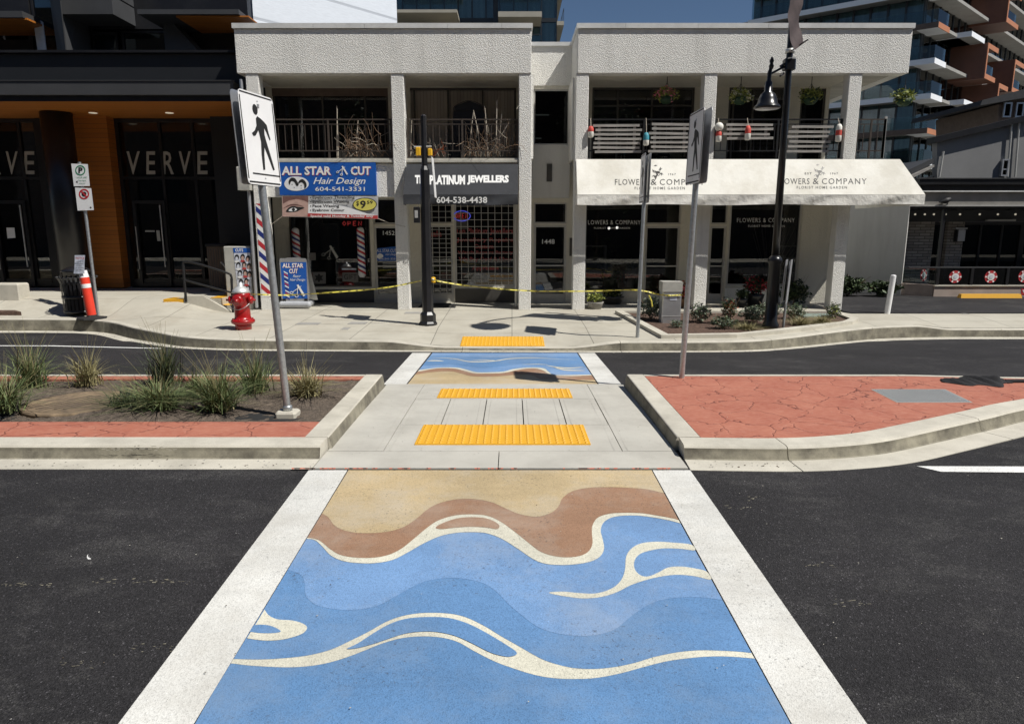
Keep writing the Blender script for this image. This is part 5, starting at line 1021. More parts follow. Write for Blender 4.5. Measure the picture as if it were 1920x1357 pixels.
zb_ = Q(790, 403, by)[1]; part("controller_box", t, lambda b: (b.bbox(bx - .24, bx - .12, by - .08, by + .08, zb_ - .16, zb_ + .16, 'black', .015), b.box(bx - .215, bx - .15, by - .084, by - .08, zb_ - .06, zb_ + .09, 'silver')))
zp_ = Q(812, 524, by)[1]; pbn = part("push_button", t, lambda b: b.bbox(bx + .08, bx + .17, by - .06, by + .05, zp_ - .06, zp_ + .05, 'yellow', .02))
part("button_cap", pbn, lambda b: b.lathe((bx + .125, by - .06, zp_), [(.025, 0), (.025, .012), (.015, .02)], 'silver', 10, True, (0, -1, 0)))
SIG = (bx, by, zp_)

# street lamp
by = 14.0; bx = Q(1447, 575, by)[0]; bz = zS(bx, by) + .02
t = thing("street_lamp", "tall black street lamp with bell shaped pendant shade in the planting bed", "street lamp", (bx, by, bz))
zz = lambda v: Q(1470, v, by)[1]
part("base_sleeve", t, lambda b: b.lathe((bx, by, bz - .05), [(.165, 0), (.165, .12), (.122, .2), (.115, zz(490) - bz), (.14, zz(486) - bz), (.14, zz(481) - bz), (.08, zz(474) - bz)], 'gloss', 16))
part("pole", t, lambda b: b.lathe((bx, by, zz(478)), [(.076, 0), (.066, 2.4), (.06, zz(130) - zz(478)), (.055, 5.6)], 'gloss', 14))
part("bracket_box", t, lambda b: b.bbox(bx - .1, bx + .105, by - .1, by + .1, zz(132), zz(110), 'gloss', .03))
lx = Q(1446, 130, by - .1)[0]; lz = zz(128)
part("bracket_arm", t, lambda b: [b.tube([(bx - .1, by - .03, zz(v0)), (lx + d, by - .1, zz(v1))], .022, 'gloss', 6) for v0, v1, d in ((121, 127, .17), (126, 141, .0), (138, 145, .18))])
sh = part("lamp_shade", t, lambda b: (b.lathe((lx - .03, by - .1, zz(205)), [(.245, 0), (.25, .015), (.23, .045), (.19, .08), (.17, .17), (.135, .25), (.075, .3), (.07, .46), (.04, .5), (.036, .6), (.04, .62), (.025, .68)], 'gloss', 24), b.tube([(lx - .03, by - .1, zz(150)), (lx, by - .1, zz(122))], [.04, .03], 'gloss', 8)))
part("finial", sh, lambda b: b.lathe((lx, by - .1, zz(132)), [(.03, 0), (.05, .05), (.025, .1), (.045, .14), (.01, .22)], 'gloss', 10))
part("reflector", sh, lambda b: b.lathe((lx - .03, by - .1, zz(205) - .012), [(.22, 0), (.16, .006), (.05, .008)], 'signwhite', 20))
def arc(b):
    P = [(bx, by, 6.3)] + [(lerp(bx, bx - 1.7, s), lerp(by, by - 1.75, s), 6.3 + .8 * math.sin(s * 2.5)) for s in (.12, .3, .5, .7, .85, 1.0)]; bent_tube(b, P, .045, 'gloss', 8)
part("road_arm", t, arc)
part("road_lantern", t, lambda b: b.lathe((bx - 1.7, by - 1.75, 6.3), [(.42, 0), (.4, .06), (.26, .2), (.1, .38), (.06, .62)], 'gloss', 18))
bt = thing("street_banner", "faded brown banner twisted edge-on high on the street lamp", "banner", (bx, by, zz(90)))
def bcloth(b):
    YB_ = by - .2
    ed = [(1470, -150, 1500, -150), (1476, -60, 1504, -60), (1481, 0, 1506, 0), (1478, 30, 1499, 28), (1479, 55, 1500, 52), (1483, 75, 1504, 70), (1489, 95, 1508, 81)]
    V = []
    for k, (a, v0, c, v1) in enumerate(catmull(ed, 4)):
        for j in range(5): u, v = lerp(a, c, j / 4), lerp(v0, v1, j / 4); q = Q(u, v, YB_ - .5 * (1 - j / 4)); V.append((q[0] , YB_ - .5 * (1 - j / 4) + .03 * math.sin(k * .7 + j), q[1]))
    n = len(V) // 5; b.add(V, [(5 * i + j, 5 * i + j + 1, 5 * i + 6 + j, 5 * i + 5 + j) for i in range(n - 1) for j in range(4)], 'bannercl', True)
part("cloth", bt, bcloth)
part("arm", bt, lambda b: (b.tube([(bx, by, zz(97)), (bx + .02, by - .75, zz(95))], .014, 'black', 6), b.lathe((bx, by, zz(100)), [(.085, 0), (.085, .07)], 'silver', 12)))

# parking sign, litter bin, delineator
bx, by, bz = GP(184, 592); t = thing("parking_sign", "two small parking signs one above the other on a grey pole", "road sign", (bx, by, bz))
tp = Q(149, 304, by)
part("pole", t, lambda b: b.tube([(bx, by, bz - .02), (tp[0], by, tp[1])], .034, 'galv', 10))
def psign(P, draw):
    Y = by - .05; pl = part("sign_plate", t, lambda b: b.plate([(x, y) for x, y in P], W(Y), (0, -1, 0), .004, 'signwhite', 'galvlt')); part("legend", pl, draw)
Yp_ = by - .054
def ring(b, cu, cv, r0, r1, m, d=0.0):
    for i in range(20):
        a, c = i * .31416, (i + 1) * .31416; b.poly([(cu + r0 * math.cos(a), cv + r0 * math.sin(a)), (cu + r1 * math.cos(a), cv + r1 * math.sin(a)), (cu + r1 * math.cos(c), cv + r1 * math.sin(c)), (cu + r0 * math.cos(c), cv + r0 * math.sin(c))], W(Yp_ - d), m)
def leg1(b):
    ring(b, 150.5, 319.5, 7.6, 9.6, 'signgreen'); tx(b, "P", 147, 155, 314, 325, Yp_, 'ink', .04)
    tx(b, "2 HOUR LIMIT", 142, 163, 331.5, 334.5, Yp_, 'signgreen'); tx(b, "9am-6pm", 147, 161, 337, 341, Yp_, 'signgreen'); b.poly([(142, 341), (145.5, 338.5), (145.5, 343.5)], W(Yp_), 'ink'); tx(b, "MON-SAT", 148, 160, 343, 345.5, Yp_, 'signgreen')
def leg2(b):
    ring(b, 157.5, 364, 7.2, 9.8, 'redink'); ring(b, 157.5, 364, 0, 4.6, 'ink'); b.poly([(151.5, 359.5), (153.5, 357.5), (163.5, 368.5), (161.5, 370.5)], W(Yp_ - .003), 'redink'); b.poly([(168, 389), (170, 387.5), (172, 389.5), (170, 391)], W(Yp_), 'ink')
psign([(133.5, 307), (164.5, 308), (168.5, 349), (138.5, 349.5)], leg1); psign([(140.5, 352), (171, 353), (176, 394), (145.5, 395)], leg2)

bx, by, bz = GP(152, 587); t = thing("litter_bin", "black slatted steel litter bin at the kerb by the parking sign", "litter bin", (bx, by, bz))
part("liner", t, lambda b: b.lathe((bx, by, bz + .03), [(.28, 0), (.31, .78), (.26, .8)], 'rubber', 20))
def slats(b):
    for i in range(26):
        a = i * 2 * math.pi / 26; c, s = math.cos(a), math.sin(a); ta = (-s * .026, c * .026)
        P = [(.33, .06), (.335, .4), (.345, .7), (.37, .78), (.4, .82)]
        V = [(bx + r * c + k * ta[0], by + r * s + k * ta[1], bz + h) for r, h in P for k in (-1, 1)]; b.add(V, [(2 * j, 2 * j + 1, 2 * j + 3, 2 * j + 2) for j in range(4)], 'black')
        b.ball((bx + .4 * c, by + .4 * s, bz + .83), .022, 'black', 5)
part("slats", t, slats, kind='stuff')
part("band", t, lambda b: [b.lathe((bx, by, bz + z), [(.325, 0), (.345, 0), (.345, .05), (.325, .05)], 'black', 24) for z in (.03, .36, .68)])
part("lid", t, lambda b: (b.lathe((bx, by, bz + .95), [(.3, 0), (.31, .02), (.2, .09), (.03, .13)], 'black', 20), [b.tube([(bx + .28 * math.cos(a), by + .28 * math.sin(a), bz + .8), (bx + .28 * math.cos(a), by + .28 * math.sin(a), bz + .97)], .012, 'black', 5) for a in (.5, 2.1, 3.7, 5.3)]))
bx, by, bz = GP(173, 597); t = thing("delineator_post", "orange tube delineator with white bands and rubber foot in front of the bin", "traffic post", (bx, by, bz))
th_ = Q(155, 504, by); ax = Vector((th_[0] - bx, 0, th_[1] - bz)); P_ = lambda f: Vector((bx, by, bz)) + ax * f
part("foot", t, lambda b: b.lathe((bx, by, bz - .005), [(.32, 0), (.31, .03), (.12, .05), (.1, .09)], 'rubber', 8, False))
part("tube", t, lambda b: (b.tube([P_(.05), P_(.62)], .098, 'orangepl', 16), b.tube([P_(.62), P_(.7)], .1, 'signwhite', 16), b.tube([P_(.7), P_(.83)], .096, 'orangepl', 16), b.tube([P_(.83), P_(.97)], [.096, .075], 'signwhite', 16)))
nt_ = thing("taped_notice", "creased paper notice taped to the top of the orange post", "notice", (P_(.95).x, by - .1, P_(.95).z))
part("sheet", nt_, lambda b: b.sheet(6, 6, lambda a, c: (lambda q: (q[0], by - .11 + .015 * math.sin(a * 4 + c * 3), q[1]))(Q(lerp(lerp(140, 138, c), lerp(160, 158, c), a), lerp(478.5, 513, c), by - .11)), 'posterblue'))
part("print", nt_, lambda b: (tx(b, "NOTICE", 142, 158, 482, 486, by - .135, 'maroon', .02), [tx(b, s, 142, 157 - k % 3 * 2, 489 + k * 4, 491.5 + k * 4, by - .135, 'ink') for k, s in enumerate(("no parking here", "road works", "Monday", "to Friday", "call office"))]))

# hydrant
bx, by, bz = GP(457, 617); s = 1.0; t = thing("fire_hydrant", "red fire hydrant with silver bonnet on the pavement", "fire hydrant", (bx, by, bz))
H = Q(452, 535, by)[1] - bz
part("barrel", t, lambda b: (b.lathe((bx, by, bz - .02), [(.16, 0), (.16, H * .14), (.155, H * .15)], 'red', 20), b.lathe((bx, by, bz), [(.15, H * .1), (.225, H * .15), (.235, H * .19), (.225, H * .22), (.165, H * .24), (.155, H * .3), (.15, H * .7), (.165, H * .72), (.175, H * .75), (.175, H * .8), (.15, H * .84)], 'red', 22)))
part("bonnet", t, lambda b: b.lathe((bx - .005, by, bz), [(.165, H * .83), (.175, H * .85), (.165, H * .88), (.145, H * .91), (.1, H * .965), (.05, H * .99), (.045, H * 1.05), (.03, H * 1.06)], 'silver', 20))
for ax_, r, l in (((-1, -.1, 0), .075, .25), ((1, -.1, 0), .075, .24), ((-.05, -1, 0), .105, .24)):
    part("nozzle_cap", t, lambda b: (b.lathe((bx, by, bz + H * .67), [(r * .85, 0), (r * .85, l * .7), (r * 1.1, l * .72), (r * 1.1, l * .92), (r * .8, l), (r * .3, l * 1.02), (r * .3, l * 1.2)], 'red', 14, True, ax_)))
part("flange_bolts", t, lambda b: [b.lathe((bx + .2 * math.cos(a), by + .2 * math.sin(a), bz + H * .22), [(.02, 0), (.02, .025)], 'red', 6) for a in [i * .7854 for i in range(8)]])
part("chain", t, lambda b: (bent_tube(b, [(bx - .2, by - .1, bz + H * .6), (bx - .12, by - .18, bz + H * .5), (bx, by - .19, bz + H * .47), (bx + .12, by - .18, bz + H * .52), (bx + .19, by - .1, bz + H * .6)], .008, 'galv', 5)))
HYD = (bx + .2, by, bz + H * .8)

# cabinets, steps, handrail
Yc_ = 16.9; t = thing("poster_cabinet", "tall pale cabinet wrapped with hair style photos behind the hydrant", "cabinet", (Q(446, 560, Yc_)[0], Yc_, .0))
x0, x1 = Q(421, 500, Yc_)[0], Q(470, 500, Yc_)[0]; z1 = Q(445, 462, Yc_)[1]
part("box", t, lambda b: b.bbox(x0, x1, Yc_, Yc_ + .5, 0, z1, 'boxgrey', .02))
def wrap(b):
    Y = Yc_ - .006; V = lambda a: lerp(438, 469, a)
    pq(b, [(437, 465), (469, 465), (472, 548), (446, 548)], Y, 'posterblue'); pq(b, [(437, 465), (469, 465), (469.5, 474), (438, 474)], Y - .003, 'signblue'); tx(b, "CUTS", 441, 456, 466.5, 472, Y - .006, 'letter', .03)
    rr = random.Random(9)
    for i, (u, v) in enumerate(((444, 484), (455, 483), (465, 486), (447, 498), (458, 497), (467, 500), (450, 513), (460, 512), (468, 515), (452, 530), (462, 528), (455, 541), (465, 541))):
        e = lambda cu, cv, ru, rv: [(cu + ru * math.cos(k * .5236), cv + rv * math.sin(k * .5236)) for k in range(12)]
        pq(b, e(u, v - 1.5, 4.2, 5.5), Y - .006 - i * .0006, 'ink'); pq(b, e(u - .3, v + 1, 2.6, 4), Y - .008 - i * .0006, 'skin' if i % 3 else 'posterblue'); pq(b, e(u, v + 6.5, 4.4, 2.2), Y - .0075 - i * .0006, ('signwhite', 'maroon', 'posterblue')[i % 3])
part("photo_wrap", t, wrap)
Yd_ = 18.2; t = thing("dark_cabinet", "dark ribbed cabinet standing against the cafe glass", "cabinet", (Q(415, 560, Yd_)[0], Yd_, .0))
x0, x1 = Q(392, 520, Yd_)[0], Q(430, 520, Yd_)[0]; z1 = Q(410, 457, Yd_)[1]
part("box", t, lambda b: (b.box(x0, x1, Yd_, Yd_ + .5, 0, z1 - .08, 'header'), [b.box(x, x + .02, Yd_ - .012, Yd_, .1, z1 - .12, 'bronze') for x in [lerp(x0 + .03, x1 - .05, i / 7) for i in range(8)]]))
part("lid", t, lambda b: b.bbox(x0 - .03, x1 + .03, Yd_ - .04, Yd_ + .54, z1 - .08, z1, 'black', .02))
Ys_ = 16.35; qx = lambda u, v: (lambda q: (q[0], Ys_, q[1]))(Q(u, v, Ys_))
t = thing("entry_steps", "short concrete steps with yellow nosings beside a sloped cheek wall", "steps", (-7.2, 16.8, .1))
part("cheek_wall", t, lambda b: b.plate([(345, 575), (345, 555.5), (381, 555), (430, 583), (430, 592)], W(Ys_), (0, -1, 0), .14, 'kerb'))
for k, (u, v) in enumerate(((398, 557), (420, 570))):
    x, z = Q(u, v, 16.8); xe = Q(u + 26, v, 16.8)[0]
    st = part("step", t, lambda b: b.box(-8.0, xe, Ys_ + .145, 19.0, z - .6, z, 'walk')); part("nosing", st, lambda b: b.box(xe - .3, xe - .02, Ys_ + .16, 18.9, z + .001, z + .006, 'tactile'))
part("warning_strip", t, lambda b: (lambda p, q: b.box(p[0], q[0], Ys_ + .0, Ys_ + .9, p[1] - .3, p[1], 'tactile'))(Q(306, 561, Ys_), Q(344, 561, Ys_)))
t = thing("handrail", "black tubular handrail running down beside the entry steps", "handrail", (-7.2, 16.3, .1))
for p, q in (((343, 494), (349, 566)), ((434, 522), (437, 588))): part("post", t, lambda b: b.tube([qx(*p), qx(*q)], .032, 'iron', 8))
part("rails", t, lambda b: (bent_tube(b, [qx(343, 497), qx(346, 491), qx(372, 495), qx(426, 512), qx(433, 517), qx(435, 526)], .026, 'iron'), b.tube([qx(346, 525), qx(436, 549)], .022, 'iron', 8), b.tube([(qx(363, 497)[0], 17.9, qx(363, 497)[2]), (qx(396, 535)[0], 17.9, qx(396, 535)[2])], .02, 'alu', 6), b.tube([(qx(380, 494)[0], 17.9, qx(380, 494)[2]), (qx(398, 514)[0], 17.9, qx(398, 514)[2])], .02, 'alu', 6)))

# folding pavement sign
Ya = 17.05; t = thing("pavement_sign", "blue folding pavement sign for the salon with grey water filled feet", "sandwich board", (Q(553, 570, Ya)[0], Ya, 0.006))
part("panel", t, lambda b: (b.plate(catmull([(524, 488), (530, 484.5), (550, 483), (568, 484.5), (574, 488), (577, 520), (579, 563), (554, 564), (529, 563), (526, 520)], 3, True), W(Ya), (0, -1, 0), .03, 'galvlt')))
part("back_panel", t, lambda b: b.plate([(528, 486), (575, 486), (588, 565), (536, 565)], lambda u, v: (lambda q: (q[0], Ya + .1 + (v - 484) * .004, q[1]))(Q(u, v, Ya + .05)), (0, -1, 0), .03, 'galvlt'))
def adraw(b):
    Y = Ya - .005; pq(b, [(526, 492), (574, 491.5), (576.5, 560), (530, 560)], Y, 'signblue')
    for d, m, dy in ((.5, 'redink', .003), (0, 'letter', .005)): tx(b, "ALL STAR", 529.5 + d, 568.5 + d, 493.5 + d, 502 + d, Y - dy, m, .03); tx(b, "CUT", 542 + d, 558 + d, 504 + d, 512.5 + d, Y - dy, m, .03)
    tx(b, "Razor", 549, 563, 515, 520, Y - .004, 'letter', 0, 2); tx(b, "Hair Design", 543, 571, 522, 528, Y - .004, 'letter', 0, 2); scis(b, 557, 545, .95, Y - .012, 'letter')
    z = 508
    for k in range(12):
        v = 508 + k * 4.4; u = 532 + k * .35; pq(b, [(u, v), (u + 7.5, v + 4.2), (u + 7.5, v + 6.4), (u, v + 2.2)], Y - .004, ('letter', 'redink', 'letter', 'signnavy')[k % 4])
part("print", t, adraw)
part("foot", t, lambda b: (b.tube([W(Ya - .02)(531, 571), W(Ya - .02)(577, 571)], .085, 'greypl', 12), b.ball(W(Ya - .02)(529, 571), .085, 'greypl', 8), b.ball(W(Ya - .02)(578, 571), .085, 'greypl', 8)))
part("foot", t, lambda b: (b.tube([W(Ya + .45)(542, 567), W(Ya + .45)(582, 567)], .085, 'greypl', 12), b.ball(W(Ya + .45)(583, 567), .09, 'greypl', 8)))
part("bracket", t, lambda b: [b.box(W(Ya)(u, 562)[0], W(Ya)(u + 6, 562)[0], Ya - .02, Ya + .03, W(Ya)(u, 568)[2], W(Ya)(u, 560)[2], 'black') for u in (530, 571)])

# pedestal, bollard, wheel stop, planter wall
bx, by, bz = GP(1257, 607); by += .12; t = thing("utility_pedestal", "grey metal utility pedestal with caution tape around it in the bed", "pedestal", (bx, by, bz))
z1 = Q(1260, 529, by - .15)[1]; wv = .2
part("body", t, lambda b: (b.bbox(bx - wv, bx + wv, by - .17, by + .17, bz - .05, z1, 'galvlt', .02), b.box(bx - wv - .01, bx + wv + .01, by - .18, by + .18, z1 - .2, z1 + .01, 'boxgrey'), b.box(bx - wv - .004, bx + wv + .004, by - .175, by + .175, bz + .16, bz + .175, 'silver')))
part("label_plate", t, lambda b: b.box(bx - .05, bx + .1, by - .176, by - .171, z1 - .38, z1 - .26, 'posterblue'))
PED = (bx, by - .19, z1 - .27)
bx, by, bz = GP(1663, 588); bz = .0; t = thing("bollard", "plain white steel bollard at the driveway edge", "bollard", (bx, by, bz))
part("post", t, lambda b: (b.tube([(bx, by, bz - .05), (bx + .06, by, Q(1668, 517, by)[1])], .062, 'signwhite', 14), b.ball((bx + .06, by, Q(1668, 517, by)[1]), .06, 'signwhite', 8, (1, 1, .4))))
t = thing("wheel_stop", "long yellow concrete wheel stop in front of the patio wall", "wheel stop", (14.8, 19.9, 0)); 
part("bar", t, lambda b: (b.hexa([(Q(1797, 563, 19.9)[0], 19.8, -.03), (Q(1912, 563, 19.9)[0], 19.8, -.03), (Q(1912, 563, 19.9)[0], 20.0, -.03), (Q(1797, 563, 19.9)[0], 20.0, -.03), (Q(1797, 563, 19.9)[0] + .03, 19.84, .1), (Q(1912, 563, 19.9)[0] - .03, 19.84, .1), (Q(1912, 563, 19.9)[0] - .03, 19.96, .1), (Q(1797, 563, 19.9)[0] + .03, 19.96, .1)], 'tactile')))
t = thing("planter_wall", "pale concrete planter kerb block at the left edge of the pavement", "planter", (-12.8, 16.2, .1))
part("block", t, lambda b: b.bbox(-16, Q(36, 550, 16.6)[0], 16.6, 17.0, -.1, Q(20, 532, 16.6)[1], 'kerb', .03))
mb = MB(); mb.slabpoly([(-16, 15.75), (-11.2, 15.75), (-12.1, 16.55), (-16, 16.58)], -.1, .08, 'mulch'); struct("corner_bed", mb)

MT['ringtan'] = M('ring_tan', (.2, .145, .09), .9, var=.4, scale=7, dirt=.8, dcol=(.08, .06, .045), dscale=3)
MT['rustiron'] = M('rust_iron', (.16, .085, .045), .8, var=.35, scale=14)
MT['soilcover'] = M('soiled_iron', (.09, .07, .052), .9, var=.4, scale=12, bump=.6, bscale=50)
MT['lid'] = M("checker_plate", (.38, .4, .4), .4, metal=.5, var=.12, scale=60, fine=.1, bump=.8, bscale=60, bdist=.01)
# right paving lid, bed cover, dropped cloth
t = thing("utility_cover", "rectangular steel utility lid set in the red paving", "utility lid", (4.8, 7.95, .02))
part("plate", t, lambda b: (b.slabpoly([(4.39, 8.27), (4.35, 7.61), (5.21, 7.61), (5.3, 8.27)], 0, .0185, 'conc'), b.slabpoly([(4.41, 8.25), (4.375, 7.63), (5.19, 7.63), (5.275, 8.25)], 0, .0205, 'lid'), [b.obox((4.42 + .036 * k, 7.66, .0206), (.05, .57, 0), (.008, 0, 0), (0, 0, .002), 'conc') for k in range(21)], [b.obox((4.4 + .02 * (k % 2), 7.66 + .029 * k, .0206), (.8, 0, 0), (0, .007, 0), (0, 0, .0015), 'galvlt') for k in range(20)]))
x, y = G(150, 757, 0); t = thing("manhole_cover", "round rusty manhole cover half buried in the grass bed soil", "manhole cover", (x, y, .01))
part("ring", t, lambda b: b.lathe((x, y, 0), [(.56, -.02), (.56, .024), (.5, .026), (.49, .018)], 'ringtan', 36))
part("cover", t, lambda b: (b.lathe((x, y, 0), [(.485, -.02), (.485, .016), (.02, .017)], 'soilcover', 36), [b.obox((x - .4 + .1 * i, y - .3, .017), (.35, .6, 0), (.02, 0, 0), (0, 0, .006), 'soilcover') for i in range(5)]))
cx_, cy_ = G(1812, 712, .05); t = thing("dropped_cloth", "crumpled black cloth lying on the far edge of the red paving", "cloth", (cx_, cy_, .02))
def ccl(b):
    rr = random.Random(2); n, m = 44, 12
    x0, x1 = G(1742, 706, .03)[0], G(1890, 712, .03)[0]
    def fn(a, c):
        x = lerp(x0, x1, a); prof = math.sin(math.pi * min(1, a * 1.02)) ** .7; y = cy_ + (c - .45) * (.5 + .1 * math.sin(a * 13)) * prof + .04 * math.sin(a * 17)
        h = prof * math.sin(math.pi * c) ** .8 * (.045 + .02 * math.sin(a * 9 + c * 2) + .022 * math.sin(a * 41 + c * 7) + .055 * math.exp(-((a - .78) / .05) ** 2)); return (x, y, .018 + max(0, h) + rr.uniform(0, .008))
    b.sheet(n, m, fn, 'cloth', True)
    b.tube([(x1 - .1, cy_, .03), (x1 + .3, cy_ - .01, .035), (x1 + .9, cy_ + .06, .03)], .03, 'cloth', 6)
part("folds", t, ccl)
t = thing("meter_cover", "pale green meter lid lying among the plants by the last column", "utility lid", (7.0, 15.4, 0))
x, y, z = GP(1530, 595); part("plate", t, lambda b: b.bbox(x - .35, x + .35, y - .15, y + .25, z, z + .06, 'greenpaint', .02))

# caution tape
t = thing("caution_tape", "yellow caution tape strung from hydrant past the signal pole to the pedestal", "caution tape", SIG)
def tape(b, which):
    segs = [([HYD, (-4.6, 14.3, Q(560, 553, 14.3)[1]), (-3.4, 14.35, Q(650, 546, 14.35)[1]), (-2.6, 14.45, Q(720, 539, 14.45)[1]), (SIG[0] - .12, SIG[1] - .1, SIG[2] - .02)], 1), ([(SIG[0] + .1, SIG[1] - .12, SIG[2] + .0), (-.9, 14.55, Q(880, 536, 14.55)[1]), (.3, 14.6, Q(985, 545, 14.6)[1]), (1.5, 14.6, Q(1100, 546, 14.6)[1]), (2.6, 14.55, Q(1190, 544, 14.55)[1]), (PED[0] - .2, PED[1], PED[2]), (PED[0] + .22, PED[1], PED[2] + .01)], 2)]
    for P, sd_ in segs[which:which + 1]:
        c = catmull(P, 12); n = len(c); V = []
        for i, p in enumerate(c):
            tw = math.sin(i * .42 + sd_) * .9; V += [(p[0], p[1] - .016 * math.sin(tw), p[2] + .016 * math.cos(tw)), (p[0], p[1] + .016 * math.sin(tw), p[2] - .016 * math.cos(tw))]
        for i in range(n - 1): b.add(V[2 * i:2 * i + 4], [(0, 2, 3, 1)], 'tape')
        for i in range(0, n - 1, 2):
            A0, B0, A1, B1 = [Vector(q) for q in V[2 * i:2 * i + 4]]; f = lambda s, h: A0.lerp(B0, h).lerp(A1.lerp(B1, h), s) + Vector((0, -.003, 0))
            b.add([f(.15, .25), f(.75, .25), f(.75, .7), f(.15, .7)], [(0, 1, 2, 3)], 'ink')
    if which: b.tube([(PED[0] - .5, PED[1], PED[2] + .01), (PED[0] - .44, PED[1] - .02, PED[2] - .12), (PED[0] - .42, PED[1] - .02, PED[2] - .24)], .016, 'tape', 5)
part("strip", t, lambda b: tape(b, 0)); part("strip", t, lambda b: tape(b, 1))
# crow
t = thing("crow", "black crow perched on the ledge under the restaurant fascia", "bird", (Q(1776, 383, Yc - .05)[0], Yc - .05, zq(384)))
k_ = 15.3 / 1300 * 1.25; cw = lambda u, v, dy=0.0: (Q(u, v, Yc - .08)[0], Yc - .08 + dy, Q(u, v, Yc - .08)[1])
cb = part("body", t, lambda b: (b.tube([cw(1761, 379), cw(1766, 378.3), cw(1771, 377), cw(1776, 375.5), cw(1779.5, 374), cw(1781.5, 373.8), cw(1783, 374)], [.02, .045, .08, .085, .06, .055, .02], 'crow', 10)))
part("beak", t, lambda b: b.tube([cw(1782.5, 374), cw(1785.5, 374.6)], [.022, .004], 'crow', 6))
part("legs", t, lambda b: [b.tube([cw(1774 + d, 378), cw(1774.5 + d, 384)], .012, 'crow', 5) for d in (0, 2.5)])

# ================================================================= PLANTS AND BALCONY THINGS
def grass(label, x, y, h, n, spread, m, seed, group="ornamental grass clumps in the median bed"):
    rr = random.Random(seed); b = MB(); ob = thing("ornamental_grass", label, "grass clump", (x, y, 0), group)
    golden = "golden" in label
    for i in range(int(n * (1.2 if golden else .95))):
        a = rr.uniform(0, 6.283); r0 = abs(rr.gauss(0, .09)); low = rr.random() < .3
        L = h * (rr.uniform(.5, 1.0) if low else rr.uniform(.45, 1.25)); lean = (rr.uniform(.8, 1.7) if low else rr.uniform(.05, 1.0)) * spread * 1.25; w_ = rr.uniform(.003, .0075)
        bend = rr.uniform(.5, .95) if low else rr.uniform(.05, .6); ca, sa = math.cos(a), math.sin(a); ta = a + rr.uniform(-.6, .6); tx_, ty_ = -math.sin(ta) * w_, math.cos(ta) * w_; V = []; cu = rr.uniform(-.12, .12)
        a0 = rr.uniform(0, 6.283); ox, oy = math.cos(a0) * r0, math.sin(a0) * r0
        for k in range(6):
            s = k / 5; d = lean * s ** (1.2 + bend); z = L * (s - bend * .62 * s ** 2.4); q = cu * s * s
            ww = (1 - s ** 2) + .08; px, py = x + ox + ca * d - sa * q, y + oy + sa * d + ca * q; V += [(px - tx_ * ww, py - ty_ * ww, max(.006, z)), (px + tx_ * ww, py + ty_ * ww, max(.006, z))]
        mm = m if rr.random() < .87 else ('grass2' if m != 'grassdk' else 'grass1'); b.add(V, [(2 * k, 2 * k + 1, 2 * k + 3, 2 * k + 2) for k in range(5)], mm)
    b.build("blades", ob)
    s_ = MB()
    for i in range(max(3, n // 16)):
        a = rr.uniform(0, 6.283); L = h * rr.uniform(.95, 1.6); d = rr.uniform(.1, 1.3) * spread; P = [(x, y, 0), (x + math.cos(a) * d * .4, y + math.sin(a) * d * .4, L * .55), (x + math.cos(a) * d, y + math.sin(a) * d, L)]
        s_.tube(catmull(P, 4), [.0026 - .0002 * k for k in range(9)], 'grass2', 4, False)
    s_.build("flower_stalks", ob); return ob
for i, (u, v, h, n, sp, m, lab) in enumerate((
    (58, 727, .62, 330, .34, 'grass1', "tall green clump behind, second from the left edge of the bed"), (12, 772, .5, 300, .4, 'grass1', "low clump cut off by the left edge of the photo"), (168, 722, .5, 230, .26, 'grass2', "yellowish small upright clump left of the manhole, at the back"),
    (312, 722, .68, 300, .3, 'grassdk', "darkest clump, nearly black, standing at the back of the bed"), (300, 768, .42, 430, .44, 'grass1', "wide flopping clump right of the manhole cover, at the front"), (412, 768, .55, 460, .38, 'grass1', "dense green clump at the front, left of the leaning sign pole"),
    (372, 742, .4, 240, .34, 'grass1', "short clump in the middle, between the darkest and the dense clump"), (478, 738, .56, 330, .34, 'grass1', "feathery clump at the back just left of the leaning sign pole"), (576, 742, .42, 320, .36, 'grass2', "last clump on the right, behind the leaning sign pole"), (236, 762, .3, 170, .32, 'grassdk', "small low clump half over the manhole cover"))):
    x, y = G(u, v, 0); grass(lab, x, y, h * .88, n, sp, m, 30 + i)
def leaves(b, c, rad, n, m, size, seed, m2=None, p2=.2):
    rr = random.Random(seed)
    for i in range(n):
        while True:
            p = Vector((rr.uniform(-1, 1), rr.uniform(-1, 1), rr.uniform(-1, 1)))
            if .25 < p.length < 1: break
        bump = .75 + .25 * math.sin(p.x * 5 + seed) * math.cos(p.z * 6 + p.y * 4); p = Vector((p.x * rad[0], p.y * rad[1], p.z * rad[2])) * bump + Vector(c)
        d = Vector((rr.uniform(-1, 1), rr.uniform(-1, 1), rr.uniform(-.4, .8))).normalized(); s = d.cross(Vector((rr.uniform(-1, 1), rr.uniform(-1, 1), rr.uniform(-1, 1)))).normalized(); L = size * rr.uniform(.6, 1.3)
        b.add([p - d * L, p + s * L * .38, p + d * L, p - s * L * .38], [(0, 1, 2, 3)], m2 if (m2 and rr.random() < p2) else m)
def stems(b, base, c, rad, n, seed, m='twig', r=.006):
    rr = random.Random(seed)
    for i in range(n):
        e = Vector((c[0] + rr.uniform(-1, 1) * rad[0], c[1] + rr.uniform(-1, 1) * rad[1], c[2] + rr.uniform(-.3, 1) * rad[2])); bb = Vector(base) + Vector((rr.uniform(-.05, .05), rr.uniform(-.05, .05), 0)); md = bb.lerp(e, .5) + Vector((0, 0, .05)); b.tube([bb, md, e], [r, r * .8, r * .4], m, 5, False)
